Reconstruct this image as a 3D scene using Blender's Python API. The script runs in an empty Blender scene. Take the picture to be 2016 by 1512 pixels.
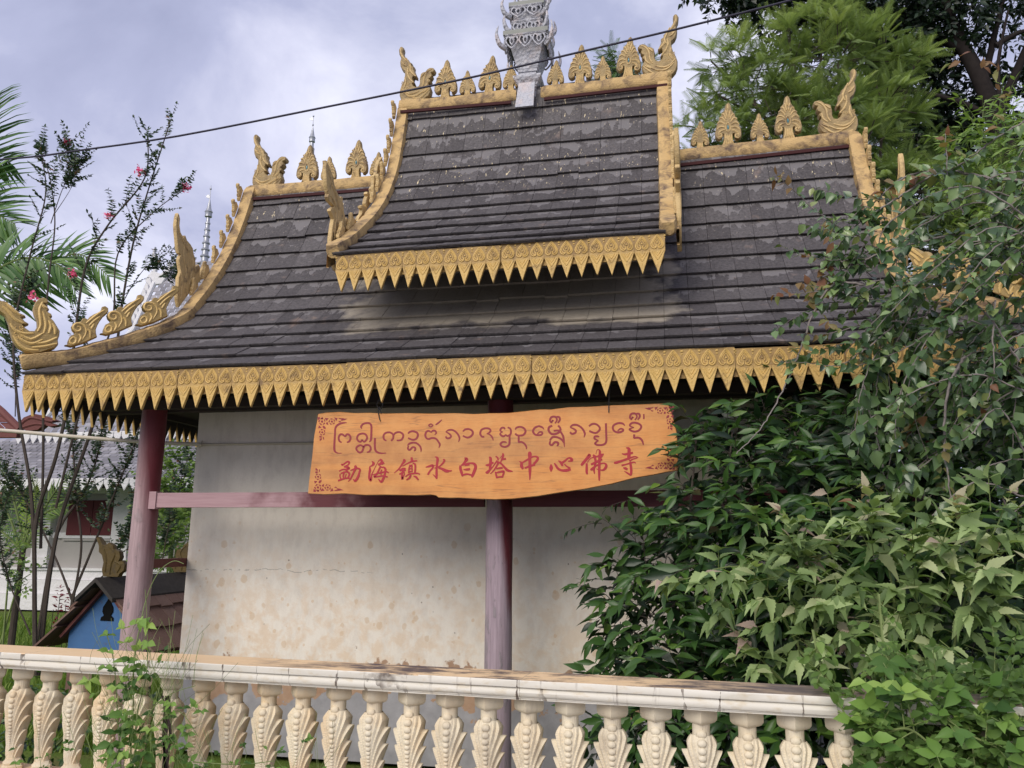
import bpy, math, random
import numpy as np
from mathutils import Vector, Matrix
from math import sin, cos, pi, radians, hypot

random.seed(7); rng = np.random.default_rng(7)
SC = bpy.context.scene
COL = SC.collection

# ---------------------------------------------------------------- camera
F_PX, YAW, PITCH, ROLL = 1560.0, radians(11.5), radians(11.1), radians(.38)
_F = np.array([-sin(YAW)*cos(PITCH), cos(YAW)*cos(PITCH), sin(PITCH)])
_R0 = np.array([cos(YAW), sin(YAW), 0.0]); _U0 = np.cross(_R0, _F)
_R = cos(ROLL)*_R0 + sin(ROLL)*_U0; _U = np.cross(_R, _F)
_C = np.array([0, 0, 1.6])
cd = bpy.data.cameras.new('camera'); cam = bpy.data.objects.new('camera', cd); COL.objects.link(cam)
cd.sensor_width = 36; cd.lens = F_PX/2016*36; cd.clip_start = .05; cd.clip_end = 3000
cam.matrix_world = Matrix(((_R[0], _U[0], -_F[0], 0), (_R[1], _U[1], -_F[1], 0), (_R[2], _U[2], -_F[2], 1.6), (0, 0, 0, 1)))
SC.camera = cam

def ray(u, v): return _F + _R*(u-1008)/F_PX - _U*(v-756)/F_PX
def at(u, v, Y):
    d = ray(u, v); return _C + d*Y/d[1]
def onplane(u, v, p, n):
    d = ray(u, v); p = np.array(p, float); n = np.array(n, float)
    return _C + d*(((p-_C)@n)/(d@n))
def proj(P):
    d = np.asarray(P)-_C; z = d@_F
    return 1008+F_PX*(d@_R)/z, 756-F_PX*(d@_U)/z, z

# ---------------------------------------------------------------- world, sun, exposure
W = bpy.data.worlds.new('World'); SC.world = W; W.use_nodes = True
wn, wl = W.node_tree.nodes, W.node_tree.links
wn.clear()
SUN_EL, SUN_AZ = radians(35), radians(198)      # high, behind the camera
sky = wn.new('ShaderNodeTexSky'); sky.sky_type = 'NISHITA'; sky.sun_disc = False
sky.sun_elevation = SUN_EL; sky.sun_rotation = SUN_AZ
bg1 = wn.new('ShaderNodeBackground'); wl.new(sky.outputs[0], bg1.inputs[0]); bg1.inputs[1].default_value = .12
tc = wn.new('ShaderNodeTexCoord')
mp = wn.new('ShaderNodeMapping'); mp.inputs['Scale'].default_value = (1, 1, 1.6); mp.inputs['Location'].default_value = (1.3, .2, .75)
wl.new(tc.outputs['Generated'], mp.inputs[0])
n1 = wn.new('ShaderNodeTexNoise'); n1.inputs['Scale'].default_value = 2.3; n1.inputs['Detail'].default_value = 9; n1.inputs['Roughness'].default_value = .56; n1.inputs['Distortion'].default_value = .3
n2 = wn.new('ShaderNodeTexNoise'); n2.inputs['Scale'].default_value = 1.3; n2.inputs['Detail'].default_value = 4
wl.new(mp.outputs[0], n1.inputs['Vector']); wl.new(mp.outputs[0], n2.inputs['Vector'])
cr = wn.new('ShaderNodeValToRGB')
els = cr.color_ramp.elements
els[0].position = .36; els[0].color = (.33, .355, .52, 1)
els[1].position = .68; els[1].color = (.84, .85, .98, 1)
e = els.new(.48); e.color = (.415, .44, .62, 1)
e = els.new(.58); e.color = (.61, .625, .79, 1)
wl.new(n1.outputs[0], cr.inputs[0])
bg2 = wn.new('ShaderNodeBackground'); wl.new(cr.outputs[0], bg2.inputs[0]); bg2.inputs[1].default_value = 1.0
mr = wn.new('ShaderNodeMapRange'); mr.inputs[1].default_value = .3; mr.inputs[2].default_value = .45; mr.inputs[3].default_value = .9; mr.inputs[4].default_value = 1.0
wl.new(n2.outputs[0], mr.inputs[0])
mx = wn.new('ShaderNodeMixShader'); wl.new(mr.outputs[0], mx.inputs[0]); wl.new(bg1.outputs[0], mx.inputs[1]); wl.new(bg2.outputs[0], mx.inputs[2])
wo = wn.new('ShaderNodeOutputWorld'); wl.new(mx.outputs[0], wo.inputs[0])

sl = bpy.data.lights.new('sun', 'SUN'); sl.energy = 2.35; sl.angle = radians(42); sl.color = (1, .93, .82)
so = bpy.data.objects.new('sun', sl); COL.objects.link(so)
sd = Vector((sin(SUN_AZ)*cos(SUN_EL), cos(SUN_AZ)*cos(SUN_EL), sin(SUN_EL)))   # towards the sun
so.rotation_euler = sd.to_track_quat('Z', 'Y').to_euler(); so.location = (0, -3, 12)
SC.view_settings.view_transform = 'Standard'; SC.view_settings.look = 'None'
SC.view_settings.gamma = 1; SC.view_settings.use_curve_mapping = False; SC.view_settings.exposure = 0.27
SC.cycles.use_denoising = True
SC.cycles.max_bounces = 6; SC.cycles.transmission_bounces = 4; SC.cycles.transparent_max_bounces = 6

# ---------------------------------------------------------------- helpers
WM = {}
def setp(o, par):
    if par is not None:
        o.parent = par; o.matrix_parent_inverse = WM[par.name].inverted()
def link(o, par=None, m=None):
    COL.objects.link(o); m = m or Matrix.Identity(4)
    WM[o.name] = m.copy(); setp(o, par); o.matrix_basis = m
    return o
def tag(o, label=None, cat=None, group=None, kind=None):
    if label: o['label'] = label
    if cat: o['category'] = cat
    if group: o['group'] = group
    if kind: o['kind'] = kind
    return o
def thing(name, loc, label, cat, group=None):
    o = bpy.data.objects.new(name, None); o.empty_display_size = .2
    link(o, None, Matrix.Translation(Vector(loc))); return tag(o, label, cat, group)

def cr_spline(pts, n=6, closed=False):
    pts = [np.array(p, float) for p in pts]
    if len(pts) < 3 and not closed: return [pts[0]+(pts[-1]-pts[0])*i/n for i in range(n+1)]
    out = []; N = len(pts); rngk = range(N if closed else N-1)
    for i in rngk:
        g = lambda j: pts[j % N] if closed else pts[min(max(j, 0), N-1)]
        p0, p1, p2, p3 = g(i-1), g(i), g(i+1), g(i+2)
        for k in range(n):
            t = k/n
            out.append(.5*((2*p1)+(-p0+p2)*t+(2*p0-5*p1+4*p2-p3)*t*t+(-p0+3*p1-3*p2+p3)*t**3))
    if not closed: out.append(pts[-1])
    return out

class MB:
    def __init__(s): s.V = []; s.F = []; s.R = []
    def add(s, V, F, r=None):
        b = len(s.V); s.V.extend([tuple(map(float, v)) for v in V]); s.F.extend([tuple(b+i for i in f) for f in F])
        s.R.extend([random.random() if r is None else r]*len(F)); return s
    def box(s, x0, x1, y0, y1, z0, z1, M=None, r=None):
        V = [(x, y, z) for z in (z0, z1) for y in (y0, y1) for x in (x0, x1)]
        if M is not None: V = [tuple(M @ Vector(v)) for v in V]
        return s.add(V, [(0, 2, 3, 1), (4, 5, 7, 6), (0, 1, 5, 4), (2, 6, 7, 3), (0, 4, 6, 2), (1, 3, 7, 5)], r)
    def beam(s, a, b, w, h, up=(0, 0, 1)):
        a = Vector(a); b = Vector(b); t = (b-a).normalized(); u = Vector(up); sd_ = t.cross(u).normalized(); u = sd_.cross(t)
        V = []
        for p in (a, b):
            for i, j in ((-1, -1), (1, -1), (1, 1), (-1, 1)): V.append(p+sd_*i*w/2+u*j*h/2)
        return s.add(V, [(0, 1, 2, 3), (7, 6, 5, 4), (0, 4, 5, 1), (1, 5, 6, 2), (2, 6, 7, 3), (3, 7, 4, 0)])
    def tube(s, path, rad, n=8, cap=True, prof=None, up=None, r=None):
        P = [Vector(p) for p in path]; N = len(P)
        if not hasattr(rad, '__len__'): rad = [rad]*N
        V = []; prev = None
        for i, p in enumerate(P):
            t = (P[min(i+1, N-1)]-P[max(i-1, 0)])
            t = t.normalized() if t.length > 1e-9 else Vector((0, 0, 1))
            if up is not None: a = t.cross(Vector(up))
            elif prev is None: a = t.cross(Vector((0, 0, 1)) if abs(t.z) < .9 else Vector((1, 0, 0)))
            else: a = prev - t*prev.dot(t)
            a = a.normalized() if a.length > 1e-6 else Vector((1, 0, 0))
            b = a.cross(t).normalized()*-1
            prev = a
            if prof is None:
                for k in range(n):
                    q = 2*pi*k/n; V.append(p+(a*cos(q)+b*sin(q))*rad[i])
            else:
                for (x, y) in prof: V.append(p+(a*x+b*y)*rad[i])
        m = n if prof is None else len(prof)
        Fc = [(i*m+k, i*m+(k+1) % m, (i+1)*m+(k+1) % m, (i+1)*m+k) for i in range(N-1) for k in range(m)]
        if cap: Fc += [tuple(range(m))[::-1], tuple((N-1)*m+k for k in range(m))]
        return s.add(V, Fc, r)
    def lathe(s, prof, c=(0, 0, 0), n=16, sq=0, rot=0):
        V = []
        for r, z in prof:
            for k in range(n):
                q = 2*pi*k/n+rot; f = 1
                if sq: f = 1/max(abs(cos(q-rot)), abs(sin(q-rot)))**sq
                V.append((c[0]+r*f*cos(q), c[1]+r*f*sin(q), c[2]+z))
        N = len(prof)
        Fc = [(i*n+k, i*n+(k+1) % n, (i+1)*n+(k+1) % n, (i+1)*n+k) for i in range(N-1) for k in range(n)]
        Fc += [tuple(range(n))[::-1], tuple((N-1)*n+k for k in range(n))]
        return s.add(V, Fc)
    def ball(s, c, r, n=8, sc=(1, 1, 1)):
        pr = [(max(r*sin(pi*i/(n//2+1)), 1e-4), -r*cos(pi*i/(n//2+1))) for i in range(n//2+2)]
        b = len(s.V); s.lathe(pr, (0, 0, 0), n)
        for i in range(b, len(s.V)):
            x, y, z = s.V[i]; s.V[i] = (c[0]+x*sc[0], c[1]+y*sc[1], c[2]+z*sc[2])
        return s
    def plate(s, out, th, fn, bev=.15, bulge=0):
        """extruded outline; fn(x, y, d) -> world, d = depth offset"""
        P = [np.array(p[:2], float) for p in out]; N = len(P)
        A = sum(P[i][0]*P[(i+1) % N][1]-P[(i+1) % N][0]*P[i][1] for i in range(N))
        if A < 0: P = P[::-1]
        ins = []
        for i in range(N):
            a, b, c = P[i-1], P[i], P[(i+1) % N]
            e1 = (b-a)/(np.linalg.norm(b-a)+1e-9); e2 = (c-b)/(np.linalg.norm(c-b)+1e-9)
            n_ = np.array([-(e1+e2)[1], (e1+e2)[0]]); n_ /= np.linalg.norm(n_)+1e-9
            ins.append(b+n_*bev)
        V = [fn(*p, th/2*.55) for p in P] + [fn(*p, -th/2*.55) for p in P] + [fn(*p, th/2) for p in ins] + [fn(*p, -th/2) for p in ins]
        Fc = [tuple(2*N+i for i in range(N)), tuple(3*N+i for i in range(N))[::-1]]
        for i in range(N):
            j = (i+1) % N
            Fc += [(i, j, 2*N+j, 2*N+i), (N+j, N+i, 3*N+i, 3*N+j), (j, i, N+i, N+j)]
        return s.add(V, Fc)
    def ribbon(s, pts, fn, d=0, n=6, r=None):
        """pts (x,y,w): flat brush stroke with some thickness"""
        Q = cr_spline(pts, n); L, R_ = [], []
        for i, q in enumerate(Q):
            t = Q[min(i+1, len(Q)-1)][:2]-Q[max(i-1, 0)][:2]; t = t/(np.linalg.norm(t)+1e-9)
            nn = np.array([-t[1], t[0]])*max(q[2], 1)/2
            L.append(q[:2]+nn); R_.append(q[:2]-nn)
        V = [fn(*p, d) for p in L]+[fn(*p, d) for p in R_]; N = len(Q)
        return s.add(V, [(i, i+1, N+i+1, N+i) for i in range(N-1)], r)
    def mesh(s, name, smooth=None):
        me = bpy.data.meshes.new(name); me.from_pydata(s.V, [], s.F)
        at_ = me.attributes.new('rnd', 'FLOAT', 'FACE'); at_.data.foreach_set('value', np.array(s.R, 'f'))
        if smooth is not None:
            me.shade_smooth(); me.set_sharp_from_angle(angle=radians(smooth))
        me.update(); return me
    def build(s, name, mt, par=None, smooth=None, m=None, kind=None):
        me = s.mesh(name, smooth); me.materials.append(mt)
        o = bpy.data.objects.new(name, me); link(o, par, m)
        if kind: o['kind'] = kind
        return o

def np_mesh(name, V, Tri, rnd, mt, smooth=False):
    me = bpy.data.meshes.new(name); V = np.asarray(V, 'f'); Tri = np.asarray(Tri, 'i')
    me.vertices.add(len(V)); me.vertices.foreach_set('co', V.ravel())
    me.loops.add(Tri.size); me.loops.foreach_set('vertex_index', Tri.ravel())
    me.polygons.add(len(Tri)); me.polygons.foreach_set('loop_start', np.arange(0, Tri.size, 3, dtype='i'))
    me.polygons.foreach_set('loop_total', np.full(len(Tri), 3, 'i'))
    a = me.attributes.new('rnd', 'FLOAT', 'FACE'); a.data.foreach_set('value', np.asarray(rnd, 'f'))
    if smooth: me.polygons.foreach_set('use_smooth', np.ones(len(Tri), dtype=bool))
    me.update(calc_edges=True); me.materials.append(mt); return me

# ---------------------------------------------------------------- materials
class NT:
    def __init__(s, name, rough=.8, spec=.3):
        m = bpy.data.materials.new(name); m.use_nodes = True; s.m = m; s.n = m.node_tree.nodes; s.l = m.node_tree.links
        s.b = s.n['Principled BSDF']; s.b.inputs['Roughness'].default_value = rough
        s.b.inputs['Specular IOR Level'].default_value = spec
        s.pos = s.n.new('ShaderNodeNewGeometry').outputs['Position']
    def coord(s, sc=(1, 1, 1), off=(0, 0, 0), src=None, rot=(0, 0, 0)):
        m = s.n.new('ShaderNodeMapping'); m.inputs['Scale'].default_value = sc; m.inputs['Location'].default_value = off; m.inputs['Rotation'].default_value = rot
        s.l.new(src or s.pos, m.inputs[0]); return m.outputs[0]
    def obj(s): return s.n.new('ShaderNodeTexCoord').outputs['Object']
    def noise(s, sc, det=5, vec=None, rough=.55, dist=0):
        n = s.n.new('ShaderNodeTexNoise'); n.inputs['Scale'].default_value = sc; n.inputs['Detail'].default_value = det
        n.inputs['Roughness'].default_value = rough; n.inputs['Distortion'].default_value = dist
        s.l.new(vec or s.pos, n.inputs['Vector']); return n.outputs[0]
    def vor(s, sc, vec=None, feat='F1'):
        n = s.n.new('ShaderNodeTexVoronoi'); n.inputs['Scale'].default_value = sc; n.feature = feat
        s.l.new(vec or s.pos, n.inputs['Vector']); return n.outputs[0]
    def ramp(s, f, *st):
        r = s.n.new('ShaderNodeValToRGB'); e = r.color_ramp.elements
        e[0].position = st[0][0]; e[0].color = (*s.c3(st[0][1]), 1); e[1].position = st[-1][0]; e[1].color = (*s.c3(st[-1][1]), 1)
        for p, c in st[1:-1]:
            x = e.new(p); x.color = (*s.c3(c), 1)
        s.l.new(f, r.inputs[0]); return r.outputs[0]
    def c3(s, c): return (c, c, c) if not hasattr(c, '__len__') else c
    def mix(s, f, a, b, mode='MIX'):
        m = s.n.new('ShaderNodeMix'); m.data_type = 'RGBA'; m.blend_type = mode
        for k, v in ((0, f), (6, a), (7, b)):
            if hasattr(v, 'is_output'): s.l.new(v, m.inputs[k])
            else: m.inputs[k].default_value = v if k == 0 else (*s.c3(v), 1)
        return m.outputs[2]
    def math(s, op, a, b=0.0, clamp=False):
        m = s.n.new('ShaderNodeMath'); m.operation = op; m.use_clamp = clamp
        for sock, v in ((m.inputs[0], a), (m.inputs[1], b)):
            if hasattr(v, 'is_output'): s.l.new(v, sock)
            else: sock.default_value = v
        return m.outputs[0]
    def sep(s, v=None):
        n = s.n.new('ShaderNodeSeparateXYZ'); s.l.new(v or s.pos, n.inputs[0]); return n.outputs
    def maprange(s, v, a, b, c=0, d=1):
        n = s.n.new('ShaderNodeMapRange'); n.inputs[1].default_value = a; n.inputs[2].default_value = b; n.inputs[3].default_value = c; n.inputs[4].default_value = d
        s.l.new(v, n.inputs[0]); return n.outputs[0]
    def attr(s, name='rnd'):
        n = s.n.new('ShaderNodeAttribute'); n.attribute_name = name; return n.outputs['Fac']
    def rand(s): return s.n.new('ShaderNodeObjectInfo').outputs['Random']
    def col(s, c): s.l.new(c, s.b.inputs['Base Color']) if hasattr(c, 'is_output') else setattr(s.b.inputs['Base Color'], 'default_value', (*c, 1)); return s
    def bump(s, h, st=.4, dist=.01):
        b = s.n.new('ShaderNodeBump'); b.inputs['Strength'].default_value = st; b.inputs['Distance'].default_value = dist
        s.l.new(h, b.inputs['Height']); s.l.new(b.outputs[0], s.b.inputs['Normal']); return s
    def leafy(s, k=.35):
        """thin leaf: part of the light passes through"""
        t = s.n.new('ShaderNodeBsdfTranslucent'); src = s.b.inputs['Base Color'].links[0].from_socket
        s.l.new(s.mix(1.0, src, (1.25, 1.3, .6), 'MULTIPLY'), t.inputs[0])
        m = s.n.new('ShaderNodeMixShader'); m.inputs[0].default_value = k
        s.l.new(s.b.outputs[0], m.inputs[1]); s.l.new(t.outputs[0], m.inputs[2])
        s.l.new(m.outputs[0], s.n['Material Output'].inputs[0]); return s

MT = {}
# gold paint, three wears
def gold(name, base, stain, lo, hi, sc, bump=.5, rough=.55):
    t = NT(name, rough, .35); st = t.noise(sc, 8, t.coord((1, 1, 1)), .62, .6)
    f = t.ramp(st, (lo, 0), (hi, 1))
    c = t.mix(t.noise(23, 5), base, tuple(x*.72 for x in base))
    c = t.mix(t.noise(5, 3), c, tuple(min(x*1.15, 1) for x in base))
    rr_ = t.attr(); low_ = t.math('LESS_THAN', rr_, .002); c = t.mix(t.math('MULTIPLY', low_, t.maprange(t.noise(7, 4), .3, .7, .5, 1.0)), c, tuple(x*.45 for x in base)) if name in ('gold_ornament', 'gold_corner') else c  # plates between the ribs darkened: dirt plus groove shade put into the colour
    t.col(t.mix(f, c, stain)); h = t.math('ADD', t.noise(60, 4), t.noise(14, 4)); t.bump(h, bump, .010); MT[name] = t.m
gold('gold_fringe', (.58, .385, .125), (.15, .09, .045), .54, .74, 7)
gold('gold_beam', (.55, .375, .165), (.12, .08, .06), .46, .68, 6.5, 1.0, .7)
gold('gold_ornament', (.58, .415, .19), (.17, .11, .06), .52, .72, 9, 1.0)
gold('gold_corner', (.62, .43, .16), (.16, .09, .04), .60, .78, 8, .5, .42)
gold('gold_dull', (.085, .055, .011), (.05, .035, .015), .5, .7, 12)
# dirt in the fringe's upper heart band, with recess shade painted behind bright ribs
t = None
def grime_shade():
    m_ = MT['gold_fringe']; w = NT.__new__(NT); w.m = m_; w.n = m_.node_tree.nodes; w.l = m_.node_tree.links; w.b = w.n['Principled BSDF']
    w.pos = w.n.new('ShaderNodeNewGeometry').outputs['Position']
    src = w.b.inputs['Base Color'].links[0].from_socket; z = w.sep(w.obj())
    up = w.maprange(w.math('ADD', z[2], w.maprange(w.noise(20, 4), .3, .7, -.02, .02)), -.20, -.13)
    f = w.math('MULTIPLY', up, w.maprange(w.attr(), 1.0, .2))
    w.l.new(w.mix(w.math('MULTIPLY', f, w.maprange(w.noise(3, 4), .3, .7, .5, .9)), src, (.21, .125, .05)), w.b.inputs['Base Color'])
grime_shade()
# roof tile
t = NT('roof_tile', .62, .35)
uv = t.n.new('ShaderNodeUVMap').outputs[0]; sx = t.sep(uv)
r1 = t.attr('rnd')
base = t.mix(r1, (.062, .055, .056), (.092, .083, .084))
mot = t.ramp(t.noise(38, 6, None, .7), (.32, .55), (.68, 1.42)); base = t.mix(1, base, mot, 'MULTIPLY')
rust = t.ramp(t.noise(5.5, 7, t.coord((1, 1, .5), (4, 0, 0)), .6), (.62, 0), (.74, 1))
base = t.mix(t.math('MULTIPLY', rust, .55), base, (.26, .19, .155))
# pale dry crescent under the tile above (UV y: 0 at the exposed head, 1 at the drip edge)
z = t.sep()
hi_ = t.maprange(z[2], 3.2, 6.3, .10, .42)
wob = t.maprange(t.noise(7.5, 4, t.coord((1, .4, .4))), .3, .7, -.5, .42)
cres = t.math('LESS_THAN', t.math('SUBTRACT', sx[1], wob), hi_)
keep = t.math('GREATER_THAN', t.noise(3.1, 3, t.coord((1, 1, 1), (9, 3, 1))), .44)
cres = t.math('MULTIPLY', cres, keep)
base = t.mix(t.math('MULTIPLY', cres, .75), base, (.18, .168, .17))
# dust where the upper roof keeps the rain off
yw = t.math('ADD', z[1], t.maprange(t.noise(2.4, 6), .3, .7, -.16, .16)); dy = t.maprange(yw, 6.88, 7.02)
xw = t.math('ADD', z[0], t.maprange(t.noise(3.4, 6, t.coord((1, 1, 1), (5, 1, 0))), .3, .7, -.25, .25)); dx = t.math('MULTIPLY', t.maprange(xw, -3.25, -3.0), t.maprange(xw, .10, -.08))
dz = t.math('MULTIPLY', t.maprange(z[1], 8.2, 8.1), t.math('LESS_THAN', z[2], t.math('ADD', 4.25, t.math('MULTIPLY', t.math('SUBTRACT', z[1], 7.2), .55))))
du = t.math('MULTIPLY', t.math('MULTIPLY', dy, dx), dz); du = t.math('MULTIPLY', du, t.ramp(t.noise(2.2, 5), (.30, .65), (.48, 1)))
base = t.mix(du, base, t.mix(t.noise(30, 5), (.25, .215, .17), (.37, .33, .27)))
# drips of yellow paint below the ridges
dr = t.ramp(t.noise(9, 3, t.coord((4.5, 1.6, 1.0))), (.665, 0), (.68, 1))
dm = t.math('ADD', t.math('MULTIPLY', t.maprange(z[2], 5.30, 5.5), t.maprange(z[2], 5.95, 5.85)), t.maprange(z[2], 6.15, 6.3))
base = t.mix(t.math('MULTIPLY', dr, dm), base, (.62, .52, .33))
spk = t.math('MULTIPLY', t.math('LESS_THAN', t.vor(17), .13), t.maprange(z[2], 4.0, 5.5)); 
base = t.mix(t.math('MULTIPLY', spk, .28), base, (.6, .53, .42))
t.col(base); t.bump(t.math('ADD', t.noise(90, 5), t.noise(16, 3)), .55, .006); MT['tile'] = t.m
t = NT('far_roof_tile', .7, .3); t.col(t.mix(t.attr(), (.16, .155, .175), (.33, .32, .35))); MT['far_tile'] = t.m
t = NT('soffit_wood', .9, .1); t.col(t.mix(t.noise(8, 5, t.coord((8, .6, 8))), (.035, .03, .028), (.07, .055, .05))); MT['soffit'] = t.m
t = NT('under_slate', .9, .2); t.col((.035, .033, .036)); MT['under'] = t.m
# plaster wall
t = NT('wall_plaster', .9, .15); z = t.sep()
c = t.mix(t.noise(1.4, 6), (.74, .68, .60), (.82, .765, .69))
c = t.mix(t.ramp(t.noise(11, 7, t.coord((1, 1, .5)), .65), (.45, 0), (.7, .5)), c, (.60, .54, .48))
low = t.maprange(z[2], 1.9, .55); low2 = t.math('MULTIPLY', low, t.maprange(z[0], .2, -3.5, .55, 1))
bl = t.ramp(t.noise(7.5, 9, None, .62, .3), (.44, 0), (.60, 1))
c = t.mix(t.math('MULTIPLY', bl, t.math('MULTIPLY', low2, .62)), c, (.68, .51, .35))
def spots(sc, thr, off, seed, stn, colr):
    vv = t.n.new('ShaderNodeTexVoronoi'); vv.inputs['Scale'].default_value = sc; t.l.new(t.coord((1, .01, .85), seed), vv.inputs['Vector'])
    s1 = t.n.new('ShaderNodeSeparateColor'); t.l.new(vv.outputs['Color'], s1.inputs[0])
    rr = t.maprange(s1.outputs[0], 0, 1, off, thr)
    m = t.maprange(t.math('SUBTRACT', rr, t.math('ADD', vv.outputs['Distance'], t.maprange(t.noise(30, 3), .3, .7, -.05, .05))), 0, .05)
    return t.math('MULTIPLY', m, stn)
c = t.mix(t.math('MULTIPLY', spots(8, .34, -.35, (3, 0, 1), .5, 0), t.maprange(z[2], 2.0, 1.5)), c, (.60, .43, .27))
c = t.mix(t.math('MULTIPLY', spots(15, .30, -.5, (1, 0, 7), .55, 0), t.maprange(z[2], 2.05, 1.3)), c, (.64, .46, .29))
c = t.mix(t.math('MULTIPLY', spots(9, .10, -.35, (8, 0, 2), .75, 0), t.maprange(z[2], 2.3, 1.8)), c, (.17, .12, .09))
c = t.mix(t.math('MULTIPLY', t.ramp(t.noise(3.2, 7, t.coord((4, 1, .22)), .6), (.52, 0), (.78, .45)), t.maprange(z[2], 1.2, 2.9, .2, .8)), c, (.50, .45, .39))
zz = t.math('ADD', z[2], t.maprange(t.noise(2.6, 8, t.coord((1, 1, 1), (2, 2, 2)), .6), .25, .75, -.33, .33))
c = t.mix(t.maprange(zz, .33, .30), c, t.mix(t.noise(12, 5), (.30, .17, .10), (.46, .33, .24)))
c = t.mix(t.maprange(zz, .12, .105), c, t.mix(t.noise(9, 7), (.20, .195, .205), (.42, .41, .43)))
zc = t.math('ADD', z[2], t.maprange(t.noise(5, 5), .3, .7, -.02, .02))
ck = t.math('LESS_THAN', t.math('ABSOLUTE', t.math('SUBTRACT', zc, 1.275)), .004); ck = t.math('MULTIPLY', ck, t.math('GREATER_THAN', t.noise(14, 3), .47))
ck = t.math('MULTIPLY', ck, t.maprange(z[0], -2.9, -3.1)); c = t.mix(t.math('MULTIPLY', ck, .5), c, (.2, .17, .15))
t.col(c); t.bump(t.math('ADD', t.noise(50, 5), t.noise(6, 4)), .35, .006); MT['wall'] = t.m
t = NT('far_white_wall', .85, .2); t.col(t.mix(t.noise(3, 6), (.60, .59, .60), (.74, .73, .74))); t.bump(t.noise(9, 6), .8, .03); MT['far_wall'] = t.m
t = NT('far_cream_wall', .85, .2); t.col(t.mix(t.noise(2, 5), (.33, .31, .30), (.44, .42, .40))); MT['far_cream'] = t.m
# maroon columns, faded where rain reaches
def maroon(name, zlo, zhi, fade, dark):
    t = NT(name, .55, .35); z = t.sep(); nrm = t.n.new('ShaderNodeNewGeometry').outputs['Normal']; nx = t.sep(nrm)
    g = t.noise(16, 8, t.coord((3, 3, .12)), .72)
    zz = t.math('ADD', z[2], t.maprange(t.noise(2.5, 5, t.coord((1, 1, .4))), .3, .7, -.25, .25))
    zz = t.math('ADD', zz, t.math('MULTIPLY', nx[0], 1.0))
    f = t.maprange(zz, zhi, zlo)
    pink = t.mix(t.ramp(g, (.35, 0), (.65, 1)), tuple(x*.66 for x in fade), fade)
    pink = t.mix(t.ramp(t.noise(26, 6, t.coord((4, 4, .10)), .7), (.60, 0), (.70, .85)), pink, (.14, .125, .135))
    fl_ = t.ramp(t.noise(7, 8, t.coord((1.6, 1.6, .5)), .68), (.56, 0), (.60, .8)); pink = t.mix(t.math('MULTIPLY', fl_, t.maprange(z[2], 2.6, .8, .1, .8)), pink, (.24, .22, .225))
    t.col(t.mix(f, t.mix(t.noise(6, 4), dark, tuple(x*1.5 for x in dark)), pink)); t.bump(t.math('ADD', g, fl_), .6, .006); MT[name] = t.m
maroon('column_left', 1.7, 2.85, (.47, .335, .345), (.11, .018, .024))
maroon('column_mid', 1.75, 2.15, (.43, .335, .385), (.10, .015, .022))
t = NT('beam_maroon', .6, .3); z = t.sep(); g = t.noise(22, 6, t.coord((.15, 3, 3)), .6)
f = t.maprange(t.math('ADD', z[0], t.maprange(t.noise(3, 4), .3, .7, -.5, .5)), -3.2, -3.9)
t.col(t.mix(f, t.mix(g, (.085, .018, .024), (.16, .045, .055)), t.mix(g, (.30, .17, .185), (.50, .335, .355)))); t.bump(g, .4, .005); MT['beam'] = t.m
t = NT('red_brown_wood', .7, .3); t.col(t.mix(t.noise(20, 5, t.coord((1, 4, 4))), (.10, .03, .028), (.19, .07, .06))); MT['redwood'] = t.m
# stone balustrade
t = NT('stone_rail', .6, .3); z = t.sep(); g = t.n.new('ShaderNodeNewGeometry'); nz = t.sep(g.outputs['Normal'])
c = t.mix(t.noise(5, 6), (.62, .58, .49), (.70, .67, .60))
c = t.mix(t.math('MULTIPLY', t.ramp(t.noise(14, 6, t.coord((1, 1, 2.4)), .6), (.52, 0), (.70, 1)), .45), c, (.50, .38, .20))
ckx = t.noise(3.4, 2, t.coord((1, .05, .05), (.3, 0, 0)))
cw = t.n.new('ShaderNodeTexVoronoi'); cw.feature = 'DISTANCE_TO_EDGE'; cw.inputs['Scale'].default_value = 3.6
t.l.new(t.coord((1, .0, .10)), cw.inputs['Vector'])
wv = t.math('ADD', cw.outputs[0], t.maprange(t.noise(20, 4), .3, .7, -.012, .012))
c = t.mix(t.math('MULTIPLY', t.math('LESS_THAN', wv, .010), t.maprange(t.noise(12, 4), .35, .6)), c, (.13, .10, .08))
strk = t.ramp(t.noise(9, 6, t.coord((4, 1, .35)), .6), (.60, 0), (.76, .7)); strk = t.math('MULTIPLY', strk, t.maprange(z[0], -2.4, -1.2))
c = t.mix(strk, c, (.19, .16, .145))
topm = t.math('GREATER_THAN', nz[2], .75)
tp = t.mix(t.noise(26, 7, t.coord((.35, 1.6, 1)), .65), (.72, .48, .24), (.80, .62, .40))
moss = t.ramp(t.noise(7.5, 8, t.coord((.6, 1.3, 1)), .7), (.42, 1), (.56, 0)); ms = t.math('MULTIPLY', moss, t.maprange(z[0], -2.3, -1.5, 0, 1))
tp = t.mix(ms, tp, (.115, .09, .085)); tp = t.mix(t.maprange(z[0], -.2, .5, 0, .8), tp, t.mix(t.noise(20, 6), (.09, .075, .07), (.24, .20, .18)))
c = t.mix(topm, c, tp)
t.col(c); t.bump(t.noise(70, 5), .25, .004); MT['rail'] = t.m
t = NT('stone_baluster', .62, .3); g = t.n.new('ShaderNodeNewGeometry'); z = t.sep()
c = t.mix(t.noise(6, 5), (.70, .62, .455), (.77, .70, .555))
c = t.mix(t.math('MULTIPLY', t.ramp(t.noise(5.5, 5, None, .6), (.42, 0), (.62, 1)), t.maprange(z[0], -.5, -2.2, .25, .75)), c, (.68, .50, .29))
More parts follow.
